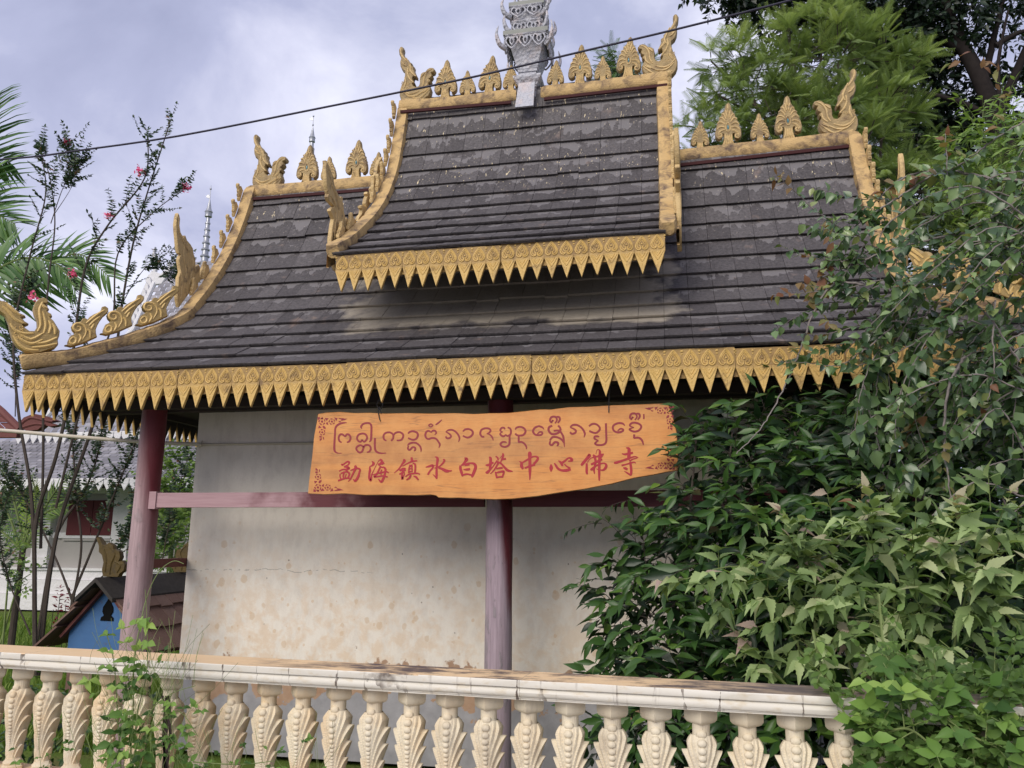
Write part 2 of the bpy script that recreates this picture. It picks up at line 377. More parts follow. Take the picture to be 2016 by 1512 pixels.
c = t.mix(t.ramp(t.noise(75, 3), (.72, 0), (.76, .7)), c, (.25, .18, .12))
c = t.mix(t.math('MULTIPLY', t.ramp(t.noise(13, 8, t.coord((1, 1, .45)), .7), (.50, 0), (.70, .75)), t.maprange(t.noise(1.7, 3), .4, .6, .2, 1)), c, (.36, .30, .22))
c = t.mix(t.maprange(t.rand(), 0, 1, 0, .22), c, (.50, .44, .36))
t.col(c); t.bump(t.noise(60, 5), .2, .003); MT['baluster'] = t.m
# sign board
t = NT('sign_wood', .42, .4); co = t.coord((.35, 1, 5.5), (0, 0, 0)); g1 = t.noise(2.6, 8, co, .6, .9)
c = t.mix(g1, (.58, .225, .05), (.69, .30, .08))
band = t.ramp(t.noise(1.1, 4, t.coord((.25, 1, 3.2), (5, 0, 3.2)), .5, .5), (.48, 0), (.6, 1))
c = t.mix(t.math('MULTIPLY', band, .62), c, (.38, .17, .06))
ln = t.noise(1.5, 6, t.coord((.22, 1, 3.4), (2, 0, 1)), .5, .4)
c = t.mix(t.ramp(t.math('ABSOLUTE', t.math('SUBTRACT', ln, .5)), (.0, .6), (.006, 0)), c, (.20, .09, .04))
c = t.mix(t.ramp(t.noise(26, 6, t.coord((.5, 1, 5)), .7), (.45, 0), (.75, .6)), c, (.40, .15, .04)); c = t.mix(t.ramp(t.noise(7, 6), (.4, 0), (.75, .5)), c, (.74, .38, .12))
t.col(c); t.bump(g1, .12, .004); MT['sign'] = t.m
t = NT('sign_red', .4, .4); t.col(t.mix(t.noise(30, 4), (.33, .010, .018), (.40, .018, .030))); MT['red'] = t.m
t = NT('sign_dark_red', .45, .4); t.col(t.mix(t.noise(30, 4), (.22, .014, .022), (.29, .022, .032))); MT['dred'] = t.m
t = NT('wire_black', .5, .4); t.col((.03, .028, .03)); MT['wire'] = t.m
t = NT('cable_sheath', .55, .4); t.col((.022, .02, .04)); MT['cable'] = t.m
t = NT('dark_maroon', .8, .2); t.col((.055, .018, .018)); MT['dmar'] = t.m
t = NT('pale_pipe', .6, .3); t.col(t.mix(t.noise(6, 4, t.coord((1, 6, 6))), (.50, .44, .34), (.66, .61, .52))); MT['pipe'] = t.m
t = NT('silver_paint', .5, .4); z = t.sep()
c = t.mix(t.noise(16, 7, None, .65), (.30, .305, .34), (.60, .60, .64)); c = t.mix(t.ramp(t.noise(7, 6), (.5, 0), (.66, .75)), c, (.57, .49, .47))
t.col(c); t.bump(t.math('ADD', t.vor(24), t.noise(30, 6)), 1.0, .016); MT['silver'] = t.m
t = NT('silver_dark', .55, .4); t.col(t.mix(t.noise(14, 5), (.17, .18, .16), (.27, .28, .25))); MT['silver_dark'] = t.m
t = NT('silver_spire', .35, .5); t.b.inputs['Metallic'].default_value = .5; t.col(t.mix(t.noise(9, 5), (.28, .29, .31), (.46, .47, .50))); MT['spire'] = t.m
t = NT('gem_teal', .2, .5); t.col((.05, .22, .27)); MT['gem'] = t.m
t = NT('blue_paint', .6, .3); c = t.mix(t.noise(7, 5), (.045, .12, .28), (.07, .165, .35)); z = t.sep()
c = t.mix(t.ramp(t.noise(16, 5), (.62, 0), (.72, .6)), c, (.10, .10, .14)); t.col(c); MT['blue'] = t.m
t = NT('old_board', .85, .2); g = t.noise(14, 7, t.coord((1.2, 5, 5)), .65); t.col(t.mix(t.attr(), t.mix(g, (.10, .055, .045), (.21, .13, .105)), t.mix(g, (.12, .075, .06), (.27, .18, .15)))); t.bump(g, .5, .006); MT['board'] = t.m
t = NT('black_felt', .9, .2); t.col(t.mix(t.noise(20, 5), (.03, .028, .027), (.07, .062, .055))); MT['felt'] = t.m
t = NT('void_black', 1, 0); t.col((.01, .01, .01)); MT['void'] = t.m
t = NT('red_shutter', .6, .3); t.col(t.mix(t.noise(12, 4, t.coord((4, 4, .5))), (.07, .010, .012), (.12, .016, .018))); MT['shutter'] = t.m
t = NT('garden_ground', .95, .1); c = t.mix(t.noise(2.2, 6), (.075, .12, .022), (.13, .19, .035)); c = t.mix(t.ramp(t.noise(1.1, 5), (.55, 0), (.7, .6)), c, (.12, .09, .05)); t.col(c); t.bump(t.noise(30, 5), .8, .03); MT['ground'] = t.m
t = NT('far_hill', .95, .1); t.col(t.mix(t.noise(.05, 6), (.04, .07, .03), (.07, .10, .05))); MT['hill'] = t.m
t = NT('bark', .9, .1); g = t.noise(16, 7, t.coord((3, 3, .6)), .6); t.col(t.mix(g, (.035, .028, .025), (.11, .09, .075))); t.bump(g, .6, .01); MT['bark'] = t.m
t = NT('dark_bark', .9, .1); t.col(t.mix(t.noise(9, 5), (.012, .010, .010), (.035, .028, .026))); MT['dark_bark'] = t.m
t = NT('grey_twig', .85, .2); g = t.noise(30, 5); t.col(t.mix(g, (.13, .11, .10), (.30, .265, .25))); MT['twig'] = t.m
t = NT('green_stem', .7, .3); t.col(t.mix(t.noise(9, 4), (.12, .16, .05), (.20, .25, .09))); MT['stem'] = t.m
t = NT('dry_root', .9, .1); t.col(t.mix(t.noise(30, 6), (.03, .022, .02), (.14, .10, .09))); MT['root'] = t.m
t = NT('pink_petal', .6, .3); t.col(t.mix(t.attr(), (.75, .06, .24), (.9, .25, .45))); t.leafy(.3); MT['petal'] = t.m
def leafmat(name, stops, rough=.45, spec=.4, k=.3, mott=.12):
    t = NT(name, rough, spec); c = t.ramp(t.attr(), *stops)
    c = t.mix(mott, c, t.mix(t.noise(40, 3), (0, 0, 0), (.4, .5, .2)), 'OVERLAY')
    t.col(c); t.leafy(k); MT[name] = t.m
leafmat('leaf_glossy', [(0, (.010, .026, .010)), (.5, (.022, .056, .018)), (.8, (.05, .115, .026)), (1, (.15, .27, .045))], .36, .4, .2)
leafmat('leaf_light', [(0, (.09, .145, .055)), (.35, (.17, .25, .09)), (.75, (.32, .43, .18)), (.92, (.48, .58, .28)), (1, (.50, .36, .33))], .55, .3, .35)
leafmat('leaf_grey', [(0, (.04, .08, .035)), (.4, (.085, .15, .06)), (.75, (.18, .28, .11)), (.9, (.26, .36, .15)), (.975, (.28, .30, .10)), (1, (.28, .18, .09))], .27, .65, .25)
leafmat('leaf_vine', [(0, (.04, .095, .025)), (.45, (.10, .20, .045)), (.8, (.20, .34, .075)), (1, (.36, .50, .13))], .5, .3, .35)
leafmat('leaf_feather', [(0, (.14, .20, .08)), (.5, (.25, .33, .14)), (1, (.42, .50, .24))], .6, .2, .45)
leafmat('leaf_feather_far', [(0, (.10, .17, .09)), (1, (.20, .29, .15))], .6, .2, .4)
leafmat('leaf_dark', [(0, (.008, .018, .010)), (.7, (.016, .034, .016)), (1, (.04, .07, .028))], .4, .4, .15)
leafmat('leaf_myrtle', [(0, (.022, .05, .028)), (.7, (.045, .085, .04)), (.93, (.09, .13, .05)), (1, (.22, .10, .06))], .45, .4, .2)
leafmat('leaf_palm', [(0, (.05, .12, .035)), (.6, (.09, .19, .05)), (1, (.17, .29, .08))], .42, .4, .25)
leafmat('leaf_lime', [(0, (.25, .40, .05)), (1, (.42, .55, .10))], .5, .3, .45)
leafmat('leaf_bush', [(0, (.09, .16, .045)), (.6, (.17, .28, .07)), (1, (.30, .42, .12))], .5, .3, .35)
leafmat('grass_blade', [(0, (.10, .17, .03)), (.6, (.17, .27, .05)), (1, (.30, .38, .10))], .6, .2, .35)
leafmat('leaf_redtip', [(0, (.20, .08, .05)), (.35, (.26, .17, .08)), (1, (.22, .28, .10))], .45, .3, .35)
leafmat('dry_straw', [(0, (.24, .22, .10)), (1, (.40, .38, .20))], .7, .2, .2)
leafmat('leaf_maroon', [(0, (.16, .018, .03)), (1, (.42, .05, .09))], .5, .3, .25)
# ================================================================ GROUND
g = MB(); g.add([(-260, -40, -.55), (260, -40, -.55), (260, 400, -.55), (-260, 400, -.55)], [(0, 1, 2, 3)], .5)
ground = g.build('ground', MT['ground'], kind='structure')
g = MB()
for i in range(60):
    x0 = -400+i*14; h0 = 9+5*sin(i*.7)+3*sin(i*.31+2); h1 = 9+5*sin((i+1)*.7)+3*sin((i+1)*.31+2)
    g.add([(x0, 330, -1), (x0+14, 330, -1), (x0+14, 370, h1), (x0, 370, h0), (x0, 420, -1), (x0+14, 420, -1)], [(0, 1, 2, 3), (3, 2, 5, 4)], .5)
g.build('hills', MT['hill'], kind='structure', smooth=60)
g = MB(); g.box(-60, 60, -14, 3.36, -.60, .30); g.build('road', NT('road_concrete', .9, .2).col((.36, .345, .32)).m, kind='structure')

# ================================================================ TEMPLE GATEHOUSE
XC = -1.52; EY = 6.3; RY = 8.5; XL = -6.0; XR = 2*XC-XL; GX = .93   # GX: side overhang to gable
temple = thing('temple_gatehouse', (XC, 8.5, -.5), 'Dai style temple gatehouse with two tiers of dark tiled roof edged in carved gold', 'temple')

class Prof:
    def __init__(s, pts):
        P = cr_spline([(a, b) for a, b in pts], 12); s.P = np.array(P)
        d = np.hypot(*(s.P[1:]-s.P[:-1]).T); s.S = np.concatenate([[0], np.cumsum(d)]); s.L = s.S[-1]
    def at(s, q):
        y = np.interp(q, s.S, s.P[:, 0]); z = np.interp(q, s.S, s.P[:, 1])
        if q > s.L:
            d = (s.P[-1]-s.P[-3]); d /= np.linalg.norm(d); y += d[0]*(q-s.L); z += d[1]*(q-s.L)
        return np.array([y, z])
    def zy(s, y): return np.interp(y, s.P[:, 0], s.P[:, 1])
    def sy(s, y): return np.interp(y, s.P[:, 0], s.S)
LOW = Prof([(6.3, 3.095), (6.7, 3.345), (7.1, 3.63), (7.4, 3.91), (7.73, 4.30), (8.0, 4.70), (8.2, 5.08), (8.38, 5.52), (8.5, 5.90)])
UPP = Prof([(6.66, 4.215), (7.0, 4.43), (7.3, 4.67), (7.62, 4.95), (7.93, 5.30), (8.17, 5.70), (8.36, 6.18), (8.5, 6.80)])
GY = EY+GX
def xl_low(y): return XL + (y-EY) if y < GY else XL+GX
UX0, UX1 = -3.10, .025

def sheet(name, pf, xl, x1, par, off=-.02):
    m = MB(); Y = [pf.at(pf.L*i/24) for i in range(25)]
    for mir in (1, -1):
        V = []
        for y, z in Y:
            a = xl(y); b = (2*XC-a) if x1 is None else x1
            yy = y if mir > 0 else 2*RY-y
            V += [(a, yy, z+off), (b, yy, z+off), (a, yy, z+off-.05), (b, yy, z+off-.05)]
        for i in range(24):
            k = 4*i; m.add([V[k], V[k+1], V[k+5], V[k+4]], [(0, 1, 2, 3)], .4); m.add([V[k+2], V[k+3], V[k+7], V[k+6]], [(3, 2, 1, 0)], .4)
            m.add([V[k], V[k+2], V[k+6], V[k+4]], [(0, 1, 2, 3)], .4); m.add([V[k+1], V[k+3], V[k+7], V[k+5]], [(3, 2, 1, 0)], .4)
        m.add([V[0], V[1], V[3], V[2]], [(0, 1, 2, 3)], .4)
    return m.build(name, MT['under'], par, smooth=30)
lower_roof = sheet('lower_roof', LOW, xl_low, None, temple)
upper_roof = sheet('upper_roof', UPP, lambda y: UX0+.03, UX1-.03, temple)

TW, TE, TLN = .229, .285, .35
def tile_mesh(xb0=-TW/2, xb1=TW/2, xt0=-TW/2, xt1=TW/2, rv=None):
    m = MB(); gp = .0016
    for (y0, z0, th) in ((0, 0, .014), (.012, -.017, .012)):
        q = 1-y0/TLN
        V = [(xb0+gp, y0, z0), (xb1-gp, y0, z0), (xt1-gp, TLN, z0), (xt0+gp, TLN, z0)]
        V = V + [(x, y+(.003 if y < .1 else 0), z-th) for x, y, z in V]
        m.add(V, [(0, 1, 2, 3), (7, 6, 5, 4), (0, 4, 5, 1), (1, 5, 6, 2), (2, 6, 7, 3), (3, 7, 4, 0)], rv)
    return m
def uv_tile(me):
    uvl = me.uv_layers.new(name='UVMap'); n = len(me.loops); vi = np.zeros(n, 'i'); me.loops.foreach_get('vertex_index', vi)
    co = np.zeros(len(me.vertices)*3, 'f'); me.vertices.foreach_get('co', co); co = co.reshape(-1, 3)[vi]
    uvl.data.foreach_set('uv', np.stack([co[:, 0]/TW+.5, 1-co[:, 1]/TE], 1).astype('f').ravel())
shared = []
for i in range(10):
    me = tile_mesh(rv=i/9).mesh('roof_tile'); uv_tile(me); me.materials.append(MT['tile']); shared.append(me)
tiles = []       # (area, matrix, bounds or None, roof)
def lay(pf, xl, xr, roof, x_off, hide):
    nrow = int((pf.L-.05)/TE)+1
    for i in range(nrow):
        s0 = i*TE-.045
        p0 = pf.at(max(s0, 0)) if s0 >= 0 else pf.at(0)+ (pf.at(0)-pf.at(.05))/.05*(-s0)
        p1 = pf.at(s0+TLN); d = (p1-p0); d /= np.linalg.norm(d); nrm = np.array([-d[1], d[0]])
        a = p0+nrm*.052; b = p1+nrm*.012; d = (b-a); d /= np.linalg.norm(d)
        y0, y1 = a[0], (a+d*TLN)[0]
        lb, lt = xl(max(y0, EY)), xl(y1); rb, rt = xr(max(y0, EY)), xr(y1)
        k0 = int(math.floor((min(lb, lt)-x_off)/TW))-1; k1 = int(math.ceil((max(rb, rt)-x_off)/TW))+1
        for k in range(k0, k1):
            c = x_off+(k+.5)*TW; e0, e1 = c-TW/2, c+TW/2
            b0, b1, t0, t1 = max(e0, lb), min(e1, rb), max(e0, lt), min(e1, rt)
            if b1-b0 < .03 and t1-t0 < .03: continue
            b1 = max(b1, b0+.01); t1 = max(t1, t0+.01)
            j = random.gauss(0, .0012); sl_ = random.gauss(0, .0025 if i > 3 else .004); yaw_ = random.gauss(0, .0025)
            if random.random() < .04: sl_ += random.choice((-.02, .025))
            X = Vector((1, 0, 0)); D = Vector((yaw_, d[0], d[1])).normalized(); N = X.cross(D).normalized(); X = D.cross(N)
            o = Vector((c, a[0], a[1])) + D*sl_*-1 + N*j
            M = Matrix(((X.x, D.x, N.x, o.x), (X.y, D.y, N.y, o.y), (X.z, D.z, N.z, o.z), (0, 0, 0, 1)))
            full = abs(b0-e0) < 1e-6 and abs(b1-e1) < 1e-6 and abs(t0-e0) < 1e-6 and abs(t1-e1) < 1e-6
            u, v, zc = proj(M @ Vector((0, TE/2, 0))); u2, v2, _ = proj(M @ Vector((0, 0, 0))); u3, v3, _ = proj(M @ Vector((0, TE, 0)))
            area = abs(v3-v2)*(TW*F_PX/zc) if (-20 < u < 1850 and -10 < v < 1500) else 0
            if hide(c, y0): area = 0
            tiles.append((area, M, None if full else (b0-c, b1-c, t0-c, t1-c), roof))
lay(LOW, xl_low, lambda y: 2*XC-xl_low(y), lower_roof, .195, lambda x, y: y > 7.0 and UX0-.05 < x < UX1+.05)
lay(UPP, lambda y: UX0+.02, lambda y: UX1-.02, upper_roof, UX1-.02, lambda x, y: False)
tiles.sort(key=lambda q: -q[0])
def place_tile(me, M, par):
    o = bpy.data.objects.new('roof_tile', me); link(o, par, M)
rest = {}
for n, (ar, M, bd, roof) in enumerate(tiles):
    if n < 300:
        if bd is None: me = random.choice(shared)
        else:
            me = tile_mesh(*bd, rv=random.random()).mesh('roof_tile'); uv_tile(me); me.materials.append(MT['tile'])
        place_tile(me, M, roof)
    else: rest.setdefault(roof.name, []).append((M, bd))
for rn, L in rest.items():
    m = MB(); uvs = []
    for M, bd in L:
        t_ = tile_mesh(*(bd or (-TW/2, TW/2, -TW/2, TW/2)), rv=random.random())
        base_ = len(m.V); m.V += [tuple(M @ Vector(v)) for v in t_.V]; m.F += [tuple(base_+i for i in f) for f in t_.F]; m.R += t_.R
        uvs += [(v[0]/TW+.5, 1-v[1]/TE) for v in t_.V]
    me = m.mesh('roof_tiles'); me.materials.append(MT['tile']); uvl = me.uv_layers.new(name='UVMap')
    vi = np.zeros(len(me.loops), 'i'); me.loops.foreach_get('vertex_index', vi); uvl.data.foreach_set('uv', np.array(uvs, 'f')[vi].ravel())
    o = bpy.data.objects.new('roof_tiles', me); link(o, bpy.data.objects[rn]); o['kind'] = 'stuff'

# side hips (left and right) in stepped courses, gables, soffit
for sgn, nm in ((-1, 'l'), (1, 'r')):
    m = MB(); S = LOW.sy(GY); nr = 6
    for i in range(nr):
        a, b = LOW.at(S*i/nr), LOW.at(S*(i+1)/nr)
        fx = lambda y: (XC+sgn*(XC-XL-(y-EY)))
        za, zb = a[1]+.045, b[1]+.012; ya, yb = a[0], b[0]
        V = [(fx(ya), ya, za), (fx(ya), 2*RY-ya, za), (fx(yb), 2*RY-yb, zb), (fx(yb), yb, zb), (fx(ya), ya, za-.035), (fx(ya), 2*RY-ya, za-.035)]
        m.add(V, [(0, 1, 2, 3), (0, 4, 5, 1)], random.random())
    m.build('side_roof', MT['under'], temple)
    m = MB(); gx = XC+sgn*(XC-XL-GX-.05)
    Yp = [(y, LOW.zy(y)-.03) for y in np.linspace(GY, RY, 14)]
    V = [(gx, y, z) for y, z in Yp]+[(gx, 2*RY-y, z) for y, z in Yp[::-1][1:]]
    m.add(V, [tuple(range(len(V)))], .5); m.build('gable_board', MT['redwood'], temple)
    m = MB(); ux = UX0+.05 if sgn < 0 else UX1-.05
    Yp = [(y, UPP.zy(y)-.03) for y in np.linspace(6.9, RY, 14)]
    V = [(ux, y, z) for y, z in Yp]+[(ux, 2*RY-y, z) for y, z in Yp[::-1][1:]]
    m.add(V, [tuple(range(len(V)))], .5); m.build('gable_board', MT['redwood'], temple)
m = MB(); m.box(XL+.05, XR-.05, EY+.05, 10.65, 3.00, 3.02); m.build('soffit', MT['soffit'], temple)
for i in range(9):
    x = -5.7+i*1.045; m = MB(); m.box(x-.035, x+.035, EY+.06, 10.6, 2.93, 2.998); m.build('rafter', MT['soffit'], temple)
for y in (6.9, 7.12, 9.95):
    m = MB(); m.box(XL+.3, XR-.3, y-.05, y+.05, 2.84, 2.928); m.build('purlin', MT['soffit'], temple)

# ---------- fringe of carved teeth
def fringe_mesh(sd=0):
    m = MB(); w = .0672; r_ = random.Random(sd); ty = r_.uniform(-.006, .003) if sd else 0; tx = r_.uniform(-.004, .004)
    chip = [(tx+.010, -.352+ty), (tx+.001, -.356+ty), (tx-.006, -.345+ty)] if sd in (3, 5) else [(tx, -.372+ty)]
    fn = lambda x, z, d: (x, -d, z)
    m.box(-w, w, -.012, .012, -.172, 0)
    m.plate([(-w+.0005, -.150), (w-.0005, -.150), (w-.0005, -.168), *([(w*.55, -.262), (w*.40, -.268), (w*.42, -.285)] if sd == 4 else []), *chip, (-w+.0005, -.168)], .030, fn, .003)
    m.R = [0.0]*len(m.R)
    f = -.0135
    for off, rr in ((1.0, .0075), (.76, .0055)):
        for sg in (-1, 1):
            hp = [(0, -.012), (.020, -.036), (.040, -.066), (.054, -.100), (.047, -.130), (.026, -.142), (.009, -.130), (.013, -.117)]
            pts = [(sg*x*off, f, -.082+(z+.082)*off) for x, z in hp]; m.tube(cr_spline(pts, 2), rr, 5, cap=False)
    for sg in (-1, 1):
        m.tube(cr_spline([(0, f, -.046), (sg*.013, f, -.066), (sg*.024, f, -.092), (sg*.014, f, -.110), (sg*.003, f, -.104)], 2), .0042, 5, cap=False)
        m.tube([(sg*.047, f, -.168), (sg*.03, f, -.20), (0, f, -.252)], [.008, .009, .007], 5)
        m.tube([(sg*.026, f, -.168), (sg*.016, f, -.19), (0, f, -.215)], [.006, .0065, .005], 5)
        m.ball((sg*w*.97, f-.001, -.022), .010, 6, (1, .5, 1)); m.ball((sg*w*.97, f, -.046), .007, 6, (1, .5, 1))
    m.ball((0, f-.001, -.086), .009, 6, (1, .7, 1)); m.ball((0, f, -.178), .008, 6, (1, .5, 1.2))
    m.tube([(0, f+.001, -.27), (0, f+.001, -.345)], [.006, .001], 5)
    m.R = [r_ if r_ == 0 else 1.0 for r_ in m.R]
    return m.mesh('fringe_tooth', 40)
fms = [fringe_mesh(i) for i in range(7)]
for fm in fms:
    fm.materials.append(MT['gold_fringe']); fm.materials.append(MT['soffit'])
    for p_ in fm.polygons:
        if p_.normal.y > .6: p_.material_index = 1
def fringe_row(x0, y0, x1, y1, z, par, face, zs=1.0, sag=None):
    L = hypot(x1-x0, y1-y0); n = round(L/.1345); rot = math.atan2(y1-y0, x1-x0) if face > 0 else math.atan2(y0-y1, x0-x1)
    for i in range(n):
        f = (i+.5)/n; pan = (i//6) % 2
        pan = i//6; pr_ = random.Random(pan*7+int(z*100)); dy_ = pr_.uniform(-.007, .007); dz_ = pr_.uniform(-.006, .006)+((i % 6)-2.5)*pr_.uniform(-.0015, .0015); gap = (-.0035 if i % 6 == 0 else .0)
        M = Matrix.Translation((x0+(x1-x0)*f-gap*(x1 > x0), y0+(y1-y0)*f+dy_*(x1 != x0), z+random.gauss(0, .001)+dz_)) @ Matrix.Rotation(rot+random.gauss(0, .012), 4, 'Z') @ Matrix.Rotation(random.gauss(-.03, .012), 4, 'X') @ Matrix.Diagonal((L/n/.1345, 1, zs, 1))
        o = bpy.data.objects.new('fringe_tooth', random.choices(fms, (30, 20, 20, 3, 2, 3, 20))[0]); link(o, par, M)
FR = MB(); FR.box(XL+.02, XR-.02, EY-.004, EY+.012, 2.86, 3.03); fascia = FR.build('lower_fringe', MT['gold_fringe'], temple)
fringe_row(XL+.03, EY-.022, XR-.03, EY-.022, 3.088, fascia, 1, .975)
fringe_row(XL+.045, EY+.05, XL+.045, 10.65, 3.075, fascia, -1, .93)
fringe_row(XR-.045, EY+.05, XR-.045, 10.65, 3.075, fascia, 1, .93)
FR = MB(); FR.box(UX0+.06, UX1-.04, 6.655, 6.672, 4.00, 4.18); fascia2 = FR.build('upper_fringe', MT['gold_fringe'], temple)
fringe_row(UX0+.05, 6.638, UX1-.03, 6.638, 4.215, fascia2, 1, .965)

# ---------- gold ridge, verge and hip beams
def rough_path(P, rad, amp=.05):
    return P, [rad*(1+random.gauss(0, amp)) for _ in P]
RP = [(-.075, -.09), (.075, -.09), (.088, -.02), (.075, .045), (.035, .075), (-.035, .075), (-.075, .045), (-.088, -.02)]
def beam(name, pts, sc=1.0, par=temple, up=(0, 0, 1), n=5, mt='gold_beam'):
    P = cr_spline(pts, n); m = MB(); rad = [sc*(1+random.gauss(0, .03)) for _ in P]
    rad[0] *= .82; rad[-1] *= .82
    m.tube(P, rad, prof=RP, up=up); return m.build(name, MT[mt], par, smooth=50)
def rp(px, Y): return [tuple(at(u, v, Y)) for u, v in px]
RB = {}
RB['ul'] = rp([(788, 214), (860, 212), (940, 204), (1018, 194)], RY)
RB['ur'] = rp([(1066, 189), (1150, 182), (1240, 170), (1322, 160)], RY)
RB['ll'] = rp([(488, 384), (560, 380), (640, 373), (760, 363)], RY)
RB['lr'] = rp([(1330, 316), (1420, 306), (1560, 292), (1690, 277)], RY)
beam('ridge_beam', RB['ul']); beam('ridge_beam', RB['ur']); beam('ridge_beam', RB['ll']); beam('ridge_beam', RB['lr'])
# dull red strip under the ridges
for k in ('ul', 'ur', 'll', 'lr'):
    a, b = Vector(RB[k][0]), Vector(RB[k][-1]); m = MB(); m.beam((a.x+.05, RY-.12, a.z-.12), (b.x-.05, RY-.10, b.z-.105), .03, .035); m.build('ridge_flashing', MT['dmar'], temple)
def verge(x, pf, ytop, ybot, tail=None, sc=1.0, lift=.05):
    P = [(x, y, pf.zy(y)+lift) for y in np.linspace(ytop, ybot, 9)]
    return P + (tail or [])
def hip(sg):
    return [(XC+sg*(XC-XL-(y-EY)), y, LOW.zy(y)+.06+(.05 if y < 6.4 else 0)) for y in (7.12, 6.95, 6.75, 6.55, 6.38, 6.27)]
for sg in (-1, 1):
    gx = XC+sg*(XC-XL-GX)
    beam('verge_beam', verge(gx, LOW, RY-.02, GY+.1)+hip(sg), .90, up=(0, -.5, 1))
    P = [(XC+sg*(XC-XL-(y-EY)), 2*RY-y, LOW.zy(y)+.06) for y in (7.12, 6.9, 6.6, 6.27)]
    beam('verge_beam', [(gx, 2*RY-y, LOW.zy(y)+.05) for y in np.linspace(RY-.02, GY+.1, 7)]+P, 1.0, up=(0, .5, 1))
    ux = UX0 if sg < 0 else UX1
    beam('verge_beam', verge(ux, UPP, RY-.02, 6.66), .86, up=(0, -.5, 1))
    beam('verge_beam', [(ux, 2*RY-y, UPP.zy(y)+.05) for y in np.linspace(RY-.02, 6.66, 9)], .92, up=(0, .5, 1))
    # barge board under the upper verge
    m = MB(); x = ux+sg*.085; Q = [(y, UPP.zy(y)) for y in np.linspace(RY, 6.74, 12)]
    for (y0, z0), (y1, z1) in zip(Q, Q[1:]):
        V = [(x+dx, y, z+dz) for (y, z) in ((y0, z0), (y1, z1)) for dx, dz in ((-.012, .03), (.012, .03), (.012, -.12), (-.012, -.12))]
        m.add(V, [(0, 1, 5, 4), (1, 2, 6, 5), (2, 3, 7, 6), (3, 0, 4, 7)], .5)
    m.build('barge_board', MT['gold_beam'], temple, smooth=40)

# ---------- ornaments
def tracer(ox, oy, k, p, n, org, xa):
    """crop pixels -> local (a, d, z) on the ornament's own plane"""
    org = np.array(org, float); xa = np.array(xa, float)
    def fn(x, y, d):
        P = onplane(ox+x*k, oy+y*k, p, n) - org
        return (float(P@xa), d, float(P[2]))
    return fn
def omat(org, xa):
    xa = Vector(xa).normalized(); ya = Vector((0, 0, 1)).cross(xa)
    return Matrix(((xa.x, ya.x, 0, org[0]), (xa.y, ya.y, 0, org[1]), (0, 0, 1, org[2]), (0, 0, 0, 1)))
def ribs(m, fn, lst, r, th):
    for pts in lst:
        for s_ in (-1, 1):
            Q = [fn(x, y, s_*th*.5) for x, y in cr_spline(pts, 3)]; n = len(Q)
            m.tube(Q, [r*(.45+.55*sin(pi*(i+.5)/n)) for i in range(n)], 5)
# spade finial, traced once from the big one right of the tower; base centre = origin
k = 360/2016.
org = at(1040+562*k, 60+625*k, RY); fn0 = tracer(1040, 60, k, (0, RY, 0), (0, 1, 0), org, (1, 0, 0))
sp_out = [(575, 133), (592, 150), (600, 175), (606, 210), (625, 240), (640, 268), (650, 300), (668, 325), (676, 360), (690, 390), (697, 430), (697, 470), (682, 497), (655, 500), (635, 488), (622, 468), (628, 450), (612, 455), (608, 480), (614, 530), (632, 575), (655, 622), (468, 632), (492, 590), (512, 540), (518, 490), (515, 462), (500, 458), (508, 480), (496, 508), (470, 520), (445, 508), (433, 485), (433, 450), (440, 410), (450, 380), (457, 345), (474, 320), (482, 292), (500, 268), (512, 240), (532, 215), (540, 180), (552, 150)]
def spade(gem, th=.07):
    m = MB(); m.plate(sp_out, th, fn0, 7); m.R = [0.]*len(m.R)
    R_ = []
    for s_ in (-1, 1):
        c = 566
        R_ += [[(c+s_*34, 420), (c+s_*62, 425), (c+s_*92, 448), (c+s_*104, 470)], [(c+s_*34, 395), (c+s_*66, 388), (c+s_*98, 400), (c+s_*118, 425)],
               [(c+s_*32, 365), (c+s_*62, 345), (c+s_*90, 345), (c+s_*108, 362)], [(c+s_*28, 335), (c+s_*50, 305), (c+s_*72, 298), (c+s_*90, 306)],
               [(c+s_*20, 310), (c+s_*34, 272), (c+s_*50, 258), (c+s_*66, 262)], [(c+s_*10, 290), (c+s_*18, 240), (c+s_*24, 215)],
               [(c+s_*100, 498), (c+s_*72, 492), (c+s_*70, 468), (c+s_*92, 462), (c+s_*96, 480)],
               [(c+s_*10, 470), (c+s_*14, 530), (c+s_*34, 600)], [(c+s_*30, 465), (c+s_*32, 520), (c+s_*60, 610)]]
    R_ += [[(566, 160), (566, 240)], [(566, 480), (564, 620)]]
    ribs(m, fn0, R_, .0115, th)
    return m
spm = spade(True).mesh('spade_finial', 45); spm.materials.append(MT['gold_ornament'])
gm = MB()
for s_ in (-1,):
    b = len(gm.V); gm.ball((0, 0, 0), 1, 10)
    c0 = fn0(563, 392, 0)
    for i in range(b, len(gm.V)):
        x, y, z = gm.V[i]; tp_ = 1-.45*max(z, 0); gm.V[i] = (c0[0]+x*.017*tp_, y*.047, c0[2]+z*.044)
gemm = gm.mesh('gem', 60); gemm.materials.append(MT['gem'])
hx = MB()
for s_ in (-1,):
    q = [(c0[0]+.027*cos(a_)*(1-.3*max(sin(a_), 0)), s_*.037, c0[2]+.055*sin(a_)) for a_ in np.linspace(0, 2*pi, 15)]
    hx.tube(q, .006, 5, cap=False)
gemr = hx.mesh('gem_frame', 60); gemr.materials.append(MT['gold_ornament'])
